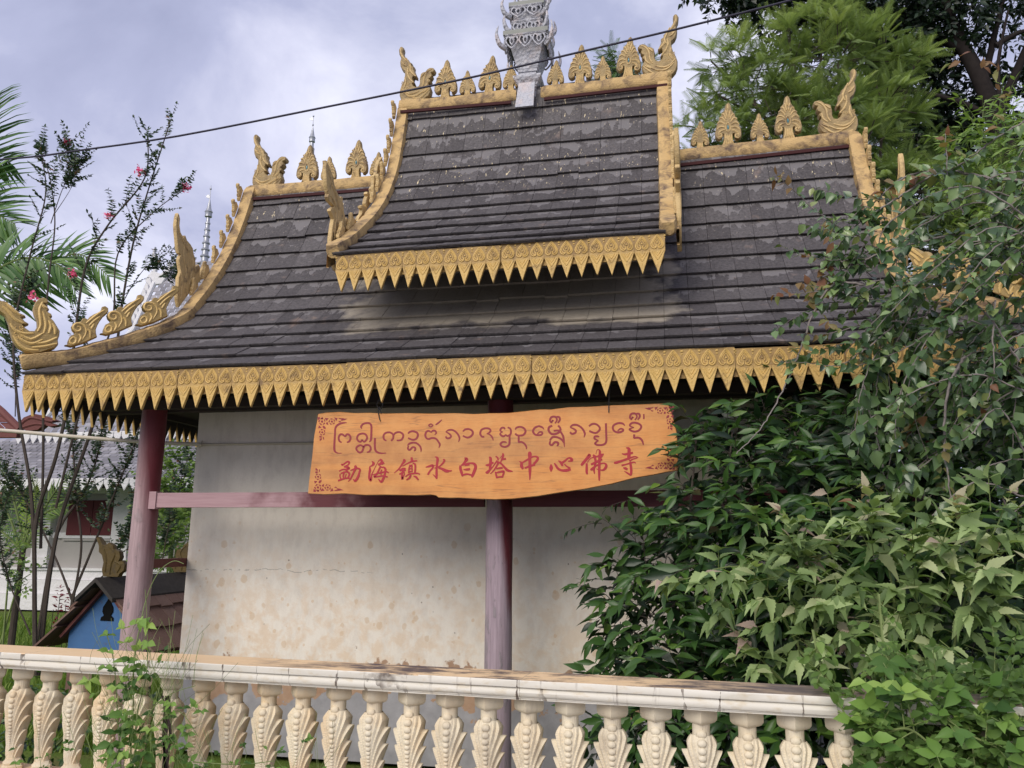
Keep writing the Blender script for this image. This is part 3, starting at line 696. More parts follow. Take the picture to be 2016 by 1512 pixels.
def put_spade(u, v, big, zoff=0, vt=None):
    P = at(u, v, RY); s_ = 1.0 if big else .68
    M = omat((P[0], RY+random.gauss(0, .01), P[2]-.01), (1, 0, 0)) @ Matrix.Rotation(random.gauss(0, .03), 4, 'Y') @ Matrix.Diagonal((s_*(1 if big else 1.05), s_, s_, 1))
    o = bpy.data.objects.new('spade_finial', spm); link(o, temple, M)
    if big:
        o['label'] = 'spade finial with a teal gem'
        g_ = bpy.data.objects.new('gem', gemm); link(g_, o, M); g_ = bpy.data.objects.new('gem_frame', gemr); link(g_, o, M)
for u, v, big in ((877, 205, 1), (921, 197, 0), (961, 195, 1), (1006, 186, 0), (1093, 180, 0), (1141, 176, 1), (1187, 168, 0), (1236, 162, 1),
                  (603, 372, 1), (646, 366, 0), (700, 362, 1), (742, 358, 0), (1378, 301, 0), (1434, 297, 1), (1497, 289, 0), (1553, 285, 1)):
    put_spade(u, v, big)
# swan-like bird finial for the ridge ends
k = 360/2016.
org = at(760+300*k, 60+798*k, RY); fn = tracer(760, 60, k, (0, RY, 0), (0, 1, 0), org, (-1, 0, 0))
bird_out = [(190, 178), (207, 190), (210, 215), (203, 240), (214, 275), (235, 305), (262, 322), (275, 345), (300, 362), (300, 388), (326, 402), (322, 428), (338, 470), (355, 500), (345, 522), (318, 512), (310, 535), (322, 562), (330, 580), (308, 588), (316, 608), (345, 622), (372, 612), (384, 580), (383, 530), (395, 480), (420, 460), (445, 455), (470, 425), (500, 410), (535, 412), (553, 435), (543, 462), (515, 470), (527, 500), (510, 528), (490, 535), (512, 552), (500, 577), (478, 580), (498, 610), (512, 650), (505, 690), (488, 725), (455, 748), (425, 770), (392, 796), (212, 798), (180, 765), (163, 715), (163, 665), (180, 610), (205, 560), (220, 505), (222, 455), (190, 432), (172, 390), (168, 345), (180, 305), (160, 262), (155, 215), (170, 185)]
bird_ribs = [[(182, 200), (180, 250), (205, 300), (240, 340)], [(185, 350), (215, 385), (245, 400)], [(240, 310), (270, 370), (290, 420), (270, 470)], [(262, 420), (255, 480), (280, 540), (322, 578)], [(285, 430), (300, 470), (345, 510)],
             [(185, 640), (235, 690), (300, 705), (380, 670)], [(200, 680), (270, 730), (360, 720), (470, 640)], [(300, 740), (380, 755), (450, 700), (500, 650)], [(215, 760), (300, 775), (390, 780)],
             [(405, 640), (430, 590), (440, 520), (475, 460), (520, 430)], [(400, 520), (420, 500), (450, 470)], [(430, 640), (470, 600), (480, 545)], [(420, 690), (480, 650)], [(225, 520), (235, 580), (215, 640)]]
m = MB(); m.plate(bird_out, .10, fn, 9); m.R = [0.]*len(m.R); ribs(m, fn, bird_ribs, .013, .10)
for i in range(40):
    x, y = random.uniform(190, 290), random.uniform(570, 660); q = fn(x, y, 0)
    for s_ in (-1, 1): m.ball((q[0], s_*.05, q[2]), .006, 5)
for s_ in (-1, 1): q = fn(213, 372, 0); m.ball((q[0], s_*.05, q[2]), .014, 6)
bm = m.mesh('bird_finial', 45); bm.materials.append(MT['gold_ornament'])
for u, v, sg, s_ in ((813, 203, -1, 1), (1306, 152, 1, 1), (522, 376, -1, 1.0), (1658, 268, 1, 1.0)):
    P = at(u, v, RY); M = omat((P[0], RY, P[2]-.02), (sg, 0, 0)) @ Matrix.Diagonal((s_, s_, s_, 1))
    o = bpy.data.objects.new('bird_finial', bm); link(o, temple, M); o['label'] = 'gilded swan finial on the ridge end'
# hip ornaments: local a axis points outwards along the hip from the eave corner
HP, HN = (XL, EY, 3), (1, -1, 0); s2 = 2**-.5
cL = (XL, EY, 0); aL = (-s2, -s2, 0); cR = (XR, EY, 0); aR = (s2, -s2, 0)
def both(name, mesh, label=None):
    for c, a in ((cL, aL), (cR, aR)):
        o = bpy.data.objects.new(name, mesh); link(o, temple, omat(c, a))
        if label: o['label'] = label
k = 400/2016.
fn = tracer(0, 560, k, HP, HN, cL, aL)
hb_out = [(-90, 160), (-60, 120), (-20, 150), (0, 170), (60, 180), (120, 225), (175, 285), (235, 310), (250, 325), (205, 340), (245, 375), (282, 400), (250, 415), (215, 405), (250, 440), (290, 470), (340, 470), (365, 430), (362, 370), (335, 310), (322, 250), (345, 190), (385, 150), (435, 138), (470, 160), (478, 185), (455, 205), (430, 200), (465, 230), (485, 255), (462, 275), (505, 300), (515, 325), (490, 335), (530, 370), (560, 420), (590, 470), (585, 520), (570, 560), (575, 600), (540, 640), (470, 665), (400, 690), (320, 700), (250, 680), (170, 630), (120, 560), (95, 480), (80, 400), (45, 320), (0, 290), (-60, 270), (-160, 250), (-130, 215)]
hb_ribs = [[(20, 230), (90, 290), (150, 360), (230, 400)], [(60, 200), (130, 270), (200, 320)], [(180, 540), (260, 590), (330, 600), (420, 560)], [(190, 500), (300, 560), (420, 500)], [(330, 600), (450, 590), (560, 540)], [(310, 640), (430, 630), (560, 600)],
           [(370, 480), (400, 420), (395, 340), (390, 260), (420, 190)], [(430, 500), (450, 420), (440, 350), (420, 280)], [(480, 500), (500, 430), (480, 370)], [(540, 510), (540, 450), (510, 400)], [(410, 210), (430, 235), (465, 250)], [(100, 400), (140, 460), (220, 500), (330, 500)], [(130, 520), (190, 610), (270, 660), (380, 665)]]
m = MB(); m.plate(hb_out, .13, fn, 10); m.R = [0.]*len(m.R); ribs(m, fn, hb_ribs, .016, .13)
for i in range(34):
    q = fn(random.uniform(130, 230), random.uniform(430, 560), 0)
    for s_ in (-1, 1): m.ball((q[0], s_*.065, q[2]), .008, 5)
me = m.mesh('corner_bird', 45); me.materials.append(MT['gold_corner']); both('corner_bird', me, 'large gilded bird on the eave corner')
sc_out = [(637, 608), (668, 600), (668, 570), (690, 520), (730, 500), (748, 478), (715, 455), (703, 425), (722, 395), (765, 385), (800, 370), (815, 345), (845, 340), (866, 352), (885, 328), (930, 300), (980, 280), (1002, 255), (1008, 228), (1040, 220), (1070, 240), (1072, 275), (1050, 300), (1020, 325), (990, 365), (965, 410), (948, 450), (950, 490), (960, 525), (820, 590), (700, 625)]
sc_ribs = [[(760, 430), (790, 430), (795, 460), (760, 475), (725, 445), (740, 405), (790, 398), (840, 430), (850, 490), (810, 560)], [(690, 560), (720, 535), (750, 550), (745, 585), (715, 600), (692, 585), (690, 560)], [(850, 395), (905, 350), (970, 300), (1030, 265)], [(880, 420), (930, 370), (985, 330)], [(860, 450), (890, 480), (890, 540)], [(900, 450), (930, 400)], [(780, 500), (800, 540), (770, 590)]]
for i, (dx, dy, dk) in enumerate(((0, 0, 1), (352, -115, 1.03), (700, -205, 1.05))):
    f2 = tracer(dx*k, 560+dy*k, k, HP, HN, cL, aL)
    fn_ = (lambda f: lambda x, y, d: f(x, y, d))(f2)
    m = MB(); m.plate(sc_out, .09, fn_, 8); m.R = [0.]*len(m.R); ribs(m, fn_, sc_ribs, .013, .09)
    me = m.mesh('scroll_ornament', 45); me.materials.append(MT['gold_corner']); both('scroll_ornament', me)
# tall hooks at the foot of each gable verge; local frame = (y, d, z) on the gable plane
def hook(ox, oy, k, X, outs, ribs_, th, cx):
    f = tracer(ox, oy, k, (X, 0, 0), (1, 0, 0), (X, 0, 0), (0, 1, 0))
    for X_, flip in ((X, 1), (2*cx-X-.04, -1)):
        m = MB()
        for o_ in outs: m.plate(o_, th, f, 3)
        ribs(m, f, ribs_, .010, th)
        me = m.mesh('flame_hook', 45); me.materials.append(MT['gold_ornament'])
        o = bpy.data.objects.new('flame_hook', me); link(o, temple, omat((X_, 0, 0), (0, 1, 0)))
k = 400/1680.
hook(300, 380, k, XL+GX-.12, [[(200, 167), (212, 185), (218, 215), (214, 270), (222, 325), (248, 378), (252, 352), (262, 352), (275, 390), (305, 425), (325, 460), (330, 500), (345, 545), (346, 610), (350, 660), (332, 720), (322, 790), (265, 870), (207, 945), (192, 880), (190, 830), (200, 760), (202, 700), (222, 655), (212, 600), (206, 560), (210, 535), (224, 510), (205, 497), (195, 450), (190, 380), (183, 320), (181, 260), (187, 210)],
     [(318, 800), (330, 700), (355, 610), (372, 592), (385, 620), (380, 680), (392, 720)], [(392, 720), (400, 640), (420, 590), (438, 596), (442, 640), (470, 650), (430, 700)]],
     [[(200, 190), (205, 300), (240, 400), (280, 480), (300, 600)], [(250, 420), (245, 520), (265, 640), (250, 780)], [(225, 660), (230, 760), (220, 880)], [(320, 520), (318, 620), (290, 760)]], .04, XC)
k = 180/1237.
hook(620, 280, k, UX0-.14, [[(227, 1210), (192, 1450), (213, 1574), (261, 1725), (316, 1773), (323, 1650), (296, 1491), (262, 1400)], [(126, 247), (140, 262), (152, 290), (175, 340), (200, 400), (228, 470), (236, 560), (262, 640), (298, 720), (318, 750), (330, 736), (355, 745), (352, 800), (368, 880), (372, 950), (388, 1010), (386, 1080), (370, 1140), (352, 1230), (350, 1280), (270, 1380), (240, 1480), (222, 1512), (205, 1500), (190, 1400), (192, 1300), (205, 1200), (215, 1120), (232, 1040), (208, 980), (185, 930), (188, 905), (212, 890), (240, 870), (200, 830), (165, 790), (150, 740), (160, 700), (142, 620), (130, 560), (128, 470), (122, 380), (128, 300)],
     [(368, 1245), (385, 1180), (395, 1080), (408, 1020), (422, 1040), (440, 1120), (452, 1190), (410, 1220)], [(462, 1190), (490, 1150), (510, 1100), (492, 1075), (488, 1050), (510, 1038), (535, 1050), (545, 1100), (520, 1150)],
     [(560, 1065), (570, 1020), (610, 970), (620, 910), (602, 890), (600, 860), (622, 850), (650, 870), (672, 880), (660, 830), (672, 760), (690, 730), (675, 700), (690, 670), (715, 675), (722, 720), (745, 780), (735, 830), (690, 900), (650, 970), (605, 1060)],
     [(755, 740), (750, 660), (745, 630), (770, 600), (780, 520), (775, 460), (790, 440), (800, 470), (815, 400), (822, 330), (850, 250), (895, 200), (888, 300), (860, 420), (850, 520), (810, 640), (790, 740)]],
     [[(150, 330), (180, 450), (210, 600), (270, 750), (300, 900), (290, 1100)], [(230, 900), (260, 1000), (240, 1200), (230, 1350)], [(330, 900), (350, 1000), (320, 1200)], [(180, 720), (230, 800), (260, 880)]], .04, (UX0+UX1)/2)
# curled crest flames along the verges
m = MB(); fl = lambda x, y, d: (x, d, y)
m.plate([(0, 0), (.01, .035), (.03, .05), (.045, .043), (.055, .075), (.08, .085), (.095, .075), (.11, .105), (.14, .115), (.15, .15), (.175, .175), (.205, .17), (.21, .14), (.19, .125), (.215, .08), (.20, .03), (.19, 0)], .035, fl, .004)
for x, z, r in ((.03, .045, .014), (.075, .08, .014), (.135, .112, .014), (.188, .158, .022)): m.ball((x, 0, z), r, 6)
cfm = m.mesh('crest_flame', 45); cfm.materials.append(MT['gold_ornament'])
def crest(x, pf, ys, sc=1.0):
    for y in ys:
        q = pf.sy(y); a, b = pf.at(q), pf.at(q+.1); d = (b-a)/np.linalg.norm(b-a); nn = np.array([-d[1], d[0]]); o_ = a+nn*.12
        M = Matrix(((0, -1, 0, x), (d[0], 0, nn[0], o_[0]), (d[1], 0, nn[1], o_[1]), (0, 0, 0, 1))) @ Matrix.Diagonal((sc, 1, sc*.78, 1))
        o = bpy.data.objects.new('crest_flame', cfm); link(o, temple, M)
for sg in (-1, 1):
    crest(XC+sg*(XC-XL-GX+.075), LOW, [7.60, 7.80, 7.97, 8.11, 8.23, 8.33, 8.42], .9)
    crest((UX0 if sg < 0 else UX1)+sg*.075, UPP, [6.98, 7.22, 7.82, 7.98, 8.11, 8.22, 8.31, 8.39, 8.45], .9)

# ---------- columns, beams, wall
for i, x in enumerate((-5.085, -1.53, 2.02)):
    m = MB(); pr = [(.118+.002*sin(j*1.7), -.5+3.5*j/14) for j in range(15)]; m.lathe(pr, (x, 7.0, 0), 24)
    m.build('column', MT['column_left' if i == 0 else 'column_mid'], temple, smooth=40)
    m = MB(); m.lathe([(.115, -.5), (.115, 3.0)], (x, 10.0, 0), 16); m.build('column', MT['column_mid'], temple, smooth=40)
m = MB(); m.box(-4.93, -1.66, 6.93, 7.0, 1.883, 2.022); m.build('tie_beam', MT['beam'], temple)
m = MB(); m.box(-5.0, -4.925, 6.915, 7.015, 1.868, 2.035); m.build('beam_end', MT['beam'], temple)
m = MB(); m.box(-1.40, 1.90, 6.93, 7.0, 1.883, 2.022); m.build('tie_beam', MT['beam'], temple)
m = MB(); m.box(-5.13, -5.05, 7.1, 7.72, 1.30, 1.385); m.build('bracket_beam', MT['redwood'], temple)
m = MB(); m.box(-5.045, 2.0, 7.7, 9.3, -.5, 2.998)
m.build('wall', MT['wall'], temple)
m = MB(); m.box(-5.03, 1.99, 7.693, 7.6985, 2.575, 2.592, r=.5); m.build('wall_seam', MT['wire'], temple)

# ---------- white fretwork tower on the upper ridge
TX, TY = -1.555, 8.44
def frus(m, w0, w1, z0, z1, cx=TX, cy=TY+.12):
    V = [(cx+sx*w/2, cy+sy*w/2, z) for w, z in ((w0, z0), (w1, z1)) for sx, sy in ((-1, -1), (1, -1), (1, 1), (-1, 1))]
    m.add(V, [(3, 2, 1, 0), (4, 5, 6, 7), (0, 1, 5, 4), (1, 2, 6, 5), (2, 3, 7, 6), (3, 0, 4, 7)], .5)
def tz(v): return float(at(1045, v, TY)[2])
def tw(px): return px/ (F_PX/ (proj((TX, TY, 7.2))[2]))
tower = MB(); frus(tower, .20, .20, tz(228), tz(168)); frus(tower, .215, .20, tz(170), tz(158)); tw_o = tower.build('ridge_tower', MT['silver'], temple)
def tpart(name, secs, mt='silver'):
    m = MB()
    for a in secs: frus(m, *a)
    return m.build(name, MT[mt], tw_o)
m = MB(); V = []
for (w, v, y) in ((.195, 165, 8.40), (.215, 226, 8.24)):
    z_ = tz(v); V += [(TX-w/2, y, z_), (TX+w/2, y, z_), (TX+w/2, y+.03, z_), (TX-w/2, y+.03, z_)]
m.add(V, [(0, 1, 5, 4), (3, 2, 1, 0), (4, 5, 6, 7), (1, 2, 6, 5), (2, 3, 7, 6), (3, 0, 4, 7)], .5); m.build('saddle_plate', MT['silver'], tw_o)
tpart('cornice', [(.22, .33, tz(166), tz(154)), (.33, .34, tz(154), tz(150))])
tpart('neck', [(.22, .20, tz(150), tz(139)), (.23, .24, tz(139), tz(134)), (.25, .27, tz(134), tz(129))])
tpart('carved_body', [(.26, .38, tz(129), tz(98)), (.38, .39, tz(98), tz(80))])
tpart('roof_slab', [(.54, .54, tz(78), tz(70))], 'silver_dark')
tpart('carved_body', [(.32, .34, tz(70), tz(20))])
tpart('roof_slab', [(.43, .43, tz(18), tz(10))], 'silver_dark')
tpart('carved_body', [(.22, .24, tz(11), tz(-40))]); tpart('roof_slab', [(.36, .36, tz(-42), tz(-48))], 'silver_dark')
m = MB(); m.lathe([(.14, tz(-48)), (.10, tz(-75)), (.05, tz(-100)), (.035, tz(-160)), (.005, tz(-240))], (TX, TY+.12, 0), 12); m.build('spire_tip', MT['silver'], tw_o, smooth=40)
def fret(w, zt, h, n, r=.009):
    """pierced valance on the four sides"""
    m = MB(); cy = TY+.12
    for s_ in range(4):
        R4 = Matrix.Translation((TX, cy, 0)) @ Matrix.Rotation(s_*pi/2, 4, 'Z')
        b = len(m.V)
        for i in range(n):
            x0 = -w/2+w*i/n; p = w/n; c = x0+p/2; y = -w/2-.012
            for sg in (-1, 1):
                m.tube(cr_spline([(c, y, zt-h), (c+sg*p*.25, y, zt-h*.78), (c+sg*p*.45, y, zt-h*.45), (c+sg*p*.3, y, zt-h*.15), (c+sg*.1*p, y, zt-h*.3), (c+sg*.18*p, y, zt-h*.45)], 3), r, 5)
                m.tube(cr_spline([(c, y, zt-h*.2), (c+sg*p*.14, y, zt-h*.5), (c, y, zt-h*.75)], 3), r*.8, 5)
        m.tube([(-w/2, -w/2-.012, zt), (w/2, -w/2-.012, zt)], r*1.3, 5); m.tube([(-w/2, -w/2-.012, zt-h*.16), (w/2, -w/2-.012, zt-h*.16)], r*.7, 5)
        for i in range(b, len(m.V)): m.V[i] = tuple(R4 @ Vector(m.V[i]))
        # corner curl
        q = [(-w/2, -w/2, zt-h*.9), (-w/2-.06, -w/2-.06, zt-h*.75), (-w/2-.09, -w/2-.09, zt-h*.1), (-w/2-.07, -w/2-.07, zt+h*.55)]
        b = len(m.V); m.tube(cr_spline(q, 4), [.035]*3+[.032, .03, .028, .025, .022, .018, .015, .012, .008, .003], 6)
        for i in range(b, len(m.V)): m.V[i] = tuple(R4 @ Vector(m.V[i]))
    m.build('fretwork', MT['silver'], tw_o, smooth=50)
fret(.49, tz(78), .18, 3, .011); fret(.39, tz(18), .15, 2, .011); fret(.345, tz(46), .16, 2, .011); fret(.28, tz(-40), .14, 2)
# ================================================================ HANGING SIGN
SY = 6.42
so_c = at(970, 890, SY)
sign = thing('hanging_sign', so_c, 'hanging orange wooden board with red Tai script above red Chinese lettering', 'sign')
fs = lambda x, y, d: tuple(at(x, y, SY)+np.array([0, -d, 0]))
brd = [(628, 815), (645, 813), (670, 811.5), (700, 813), (730, 812.5), (760, 814), (800, 813), (850, 814), (895, 813.5), (935, 815), (965, 814.5), (1000, 813), (1030, 810), (1065, 806.5), (1085, 806), (1120, 802.5), (1160, 801), (1200, 799), (1250, 797), (1310, 795), (1318, 800), (1322, 812), (1328, 832), (1333, 852), (1334, 890), (1335, 926), (1312, 930), (1290, 935.5), (1250, 942), (1205, 953), (1150, 963), (1105, 970), (1060, 977), (1010, 982), (975, 984), (940, 983), (905, 981), (885, 981.5), (865, 980), (860, 976), (850, 974), (820, 975.5), (760, 974), (720, 975), (680, 973), (640, 973.5), (608, 972), (610, 950), (612, 925), (616, 895), (620, 860), (624, 835)]
m = MB(); m.plate([(x+random.uniform(-.6, .6), y+random.uniform(-.7, .7)) for x, y in brd], .042, fs, 1.1); board = m.build('board', MT['sign'], sign)
def strokes(ox, oy, k, S, m, d):
    for st in S: m.ribbon([(ox+x*k, oy+y*k, w*k) for x, y, w in st], lambda x, y, dd: fs(x, y, dd), d, 5)
kA = 120/2016.; kE = 130/2016.
CH = [
 ('A', 660, 895, kA, [[(240,310,50),(270,350,60),(350,300,50),(440,240,60),(500,270,60),(450,350,50),(320,410,40)],[(320,410,50),(440,420,70),(490,460,70),(400,500,70),(280,500,50),(160,555,45)],[(210,625,20),(340,560,20)],[(200,640,40),(190,720,40),(220,810,40)],[(230,640,35),(330,590,40),(440,580,60),(500,640,60),(480,720,50),(440,790,40)],[(330,610,50),(300,700,50),(310,790,40)],[(400,640,30),(360,760,35)],[(130,870,60),(280,815,50),(400,785,50),(520,790,50)],[(420,500,60),(400,580,60)],[(530,530,20),(620,500,50),(760,460,60),(850,500,60),(830,600,60),(780,760,80),(690,880,70),(630,810,20)],[(680,370,60),(710,430,90),(660,560,60),(600,680,55),(530,820,40),(460,900,15)]]),
 ('A2', 660, 895, kA, [[(1240,220,20),(1300,300,90),(1250,370,60),(1160,410,30)],[(1170,410,40),(1180,520,80),(1160,640,70),(1160,780,80),(1200,860,80),(1230,760,50),(1230,680,40)],[(1230,680,40),(1330,470,25),(1440,260,20),(1500,180,40)],[(1500,170,60),(1560,200,80),(1560,280,80),(1450,350,80)],[(1550,320,80),(1650,270,70)],[(1540,380,60),(1480,500,60),(1410,640,60),(1320,740,60),(1440,730,50),(1600,710,50),(1760,745,50)],[(1550,430,40),(1640,430,60),(1690,500,70),(1670,650,70),(1620,800,80),(1550,910,70),(1460,810,30)],[(1230,680,20),(1400,640,40),(1560,600,50),(1720,570,50),(1800,610,35)],[(1570,500,36),(1530,620,46),(1560,660,36)]]),
 ('B', 770, 890, kA, [[(430,250,50),(470,300,90),(380,430,60),(280,570,50),(130,700,20)],[(400,480,30),(560,390,45),(720,320,60),(890,295,45)],[(300,620,40),(420,560,70),(510,550,50)],[(310,630,30),(440,600,70),(510,620,50)],[(300,745,50),(400,690,60),(480,680,50)],[(440,520,70),(420,640,80),(390,760,60),(395,890,80),(440,800,40),(480,710,30)],[(500,820,40),(620,740,50),(760,715,60),(900,710,50),(980,745,40)],[(700,180,60),(715,260,80),(700,330,60)],[(660,430,60),(620,560,50),(610,700,50)],[(700,420,60),(720,560,40),(720,640,36)],[(740,380,40),(810,400,60),(830,500,60),(815,700,60)],[(640,480,36),(740,465,30)],[(630,560,36),(740,550,34)],[(630,655,44),(740,640,40)],[(680,760,60),(630,860,60),(530,930,35)],[(760,800,20),(850,830,70),(930,930,50)]]),
 ('B2', 770, 890, kA, [[(1470,160,20),(1560,210,80),(1550,350,80),(1530,550,70),(1530,750,80),(1535,900,40)],[(1535,890,50),(1470,800,40),(1400,745,15)],[(1170,510,30),(1280,480,70),(1400,450,80),(1400,530,60),(1300,650,60),(1240,760,60)],[(1400,470,30),(1490,440,20)],[(1740,250,40),(1790,280,60),(1740,370,60),(1620,480,40),(1460,540,30)],[(1590,520,60),(1700,560,80),(1850,630,110),(1960,630,60),(2040,620,30)]]),
 ('C', 890, 885, kA, [[(430,280,30),(500,330,120),(430,440,70),(330,530,40)],[(300,530,70),(300,640,90),(340,780,90),(370,900,50)],[(330,540,30),(480,490,60),(650,460,60),(760,490,90),(800,580,100),(760,720,100),(700,860,90),(680,930,50)],[(440,540,40),(600,510,50)],[(400,670,30),(520,670,80),(620,650,70)],[(370,850,60),(520,820,60),(660,850,50)]]),
 ('C2', 890, 885, kA, [[(1240,260,40),(1290,300,90),(1290,480,90),(1270,650,80)],[(1130,520,40),(1230,520,90),(1390,430,60)],[(1130,750,50),(1190,760,100),(1290,660,60),(1380,560,40),(1510,370,50)],[(1460,230,40),(1530,290,60),(1540,370,40)],[(1690,130,40),(1710,200,70),(1670,330,60),(1620,430,30)],[(1590,310,20),(1680,200,15)],[(1680,340,50),(1800,310,70)],[(1520,400,60),(1530,480,60),(1450,620,50),(1360,740,40),(1280,810,20)],[(1540,420,60),(1640,470,60),(1740,580,70),(1850,690,90),(1960,720,60),(2030,730,20)],[(1480,640,40),(1590,620,60),(1690,610,60)],[(1450,740,40),(1480,860,60),(1500,950,50)],[(1460,780,40),(1580,750,60),(1720,730,70),(1720,800,60),(1680,910,50)],[(1500,930,50),(1600,910,50),(1710,910,50)]]),
 ('D', 1010, 880, kA, [[(560,160,60),(570,240,130),(570,400,100),(575,600,100),(575,800,95),(575,980,60),(570,1100,30)],[(220,480,15),(290,530,70),(300,640,110),(350,740,60)],[(310,540,50),(420,470,60),(560,390,60),(680,330,50),(790,330,60),(840,390,80),(770,500,80),(690,570,70)],[(400,710,50),(520,660,70),(640,620,70),(750,590,60)]]),
 ('D2', 1010, 880, kA, [[(1270,580,40),(1275,700,120),(1270,830,30)],[(1380,540,40),(1430,620,70),(1500,720,80),(1620,780,80),(1780,780,100),(1920,740,90)],[(1900,710,60),(1790,650,50),(1710,570,40)],[(1510,460,20),(1600,530,90),(1650,640,60)],[(1640,530,80),(1740,460,70),(1850,370,50),(1940,400,90),(1950,460,80),(1830,480,30)]]),
 ('E', 1135, 875, kE, [[(360,310,40),(400,350,110),(300,470,90),(200,590,90),(150,650,60)],[(320,580,60),(320,720,75),(320,850,75),(340,920,40)],[(340,560,30),(420,450,20),(520,400,40)],[(520,320,50),(560,400,80),(590,520,70),(570,650,70),(540,770,65),(560,900,30)],[(600,300,10),(630,190,20),(680,165,30),(720,230,70),(710,400,80),(705,600,80),(700,800,80),(700,1000,60),(700,1110,40)],[(520,320,40),(620,380,50),(740,330,60),(840,310,50)],[(800,340,50),(740,420,50)],[(450,620,60),(560,570,70),(700,500,70),(790,460,50)],[(430,780,50),(480,760,80),(560,690,60),(680,620,50),(820,580,40),(900,610,60),(910,680,80),(850,770,70),(760,790,40),(610,750,20)]]),
 ('E2', 1135, 875, kE, [[(1520,110,30),(1600,140,90),(1610,250,100),(1600,400,100),(1580,480,80)],[(1390,290,30),(1480,310,60),(1600,290,80),(1730,260,60)],[(1150,570,60),(1230,560,80),(1380,510,70),(1560,450,70),(1700,400,50),(1800,380,40),(1890,410,25)],[(1620,520,50),(1720,460,40),(1860,420,30)],[(1380,650,60),(1500,620,45),(1640,580,50),(1760,550,40),(1810,580,30)],[(1640,540,60),(1660,650,75),(1675,800,75),(1665,950,60)],[(1665,950,50),(1560,880,50),(1460,820,15)],[(1430,720,30),(1500,740,80),(1560,770,60)]])]
for _, ox, oy, kk, S in CH:
    m = MB()
    for i, st in enumerate(S): strokes(ox, oy, kk, [st], m, .0225+i*.0002)
    m.build('chinese_character', MT['red'], board)
kF = 160/2016.; kI = 220/2016.
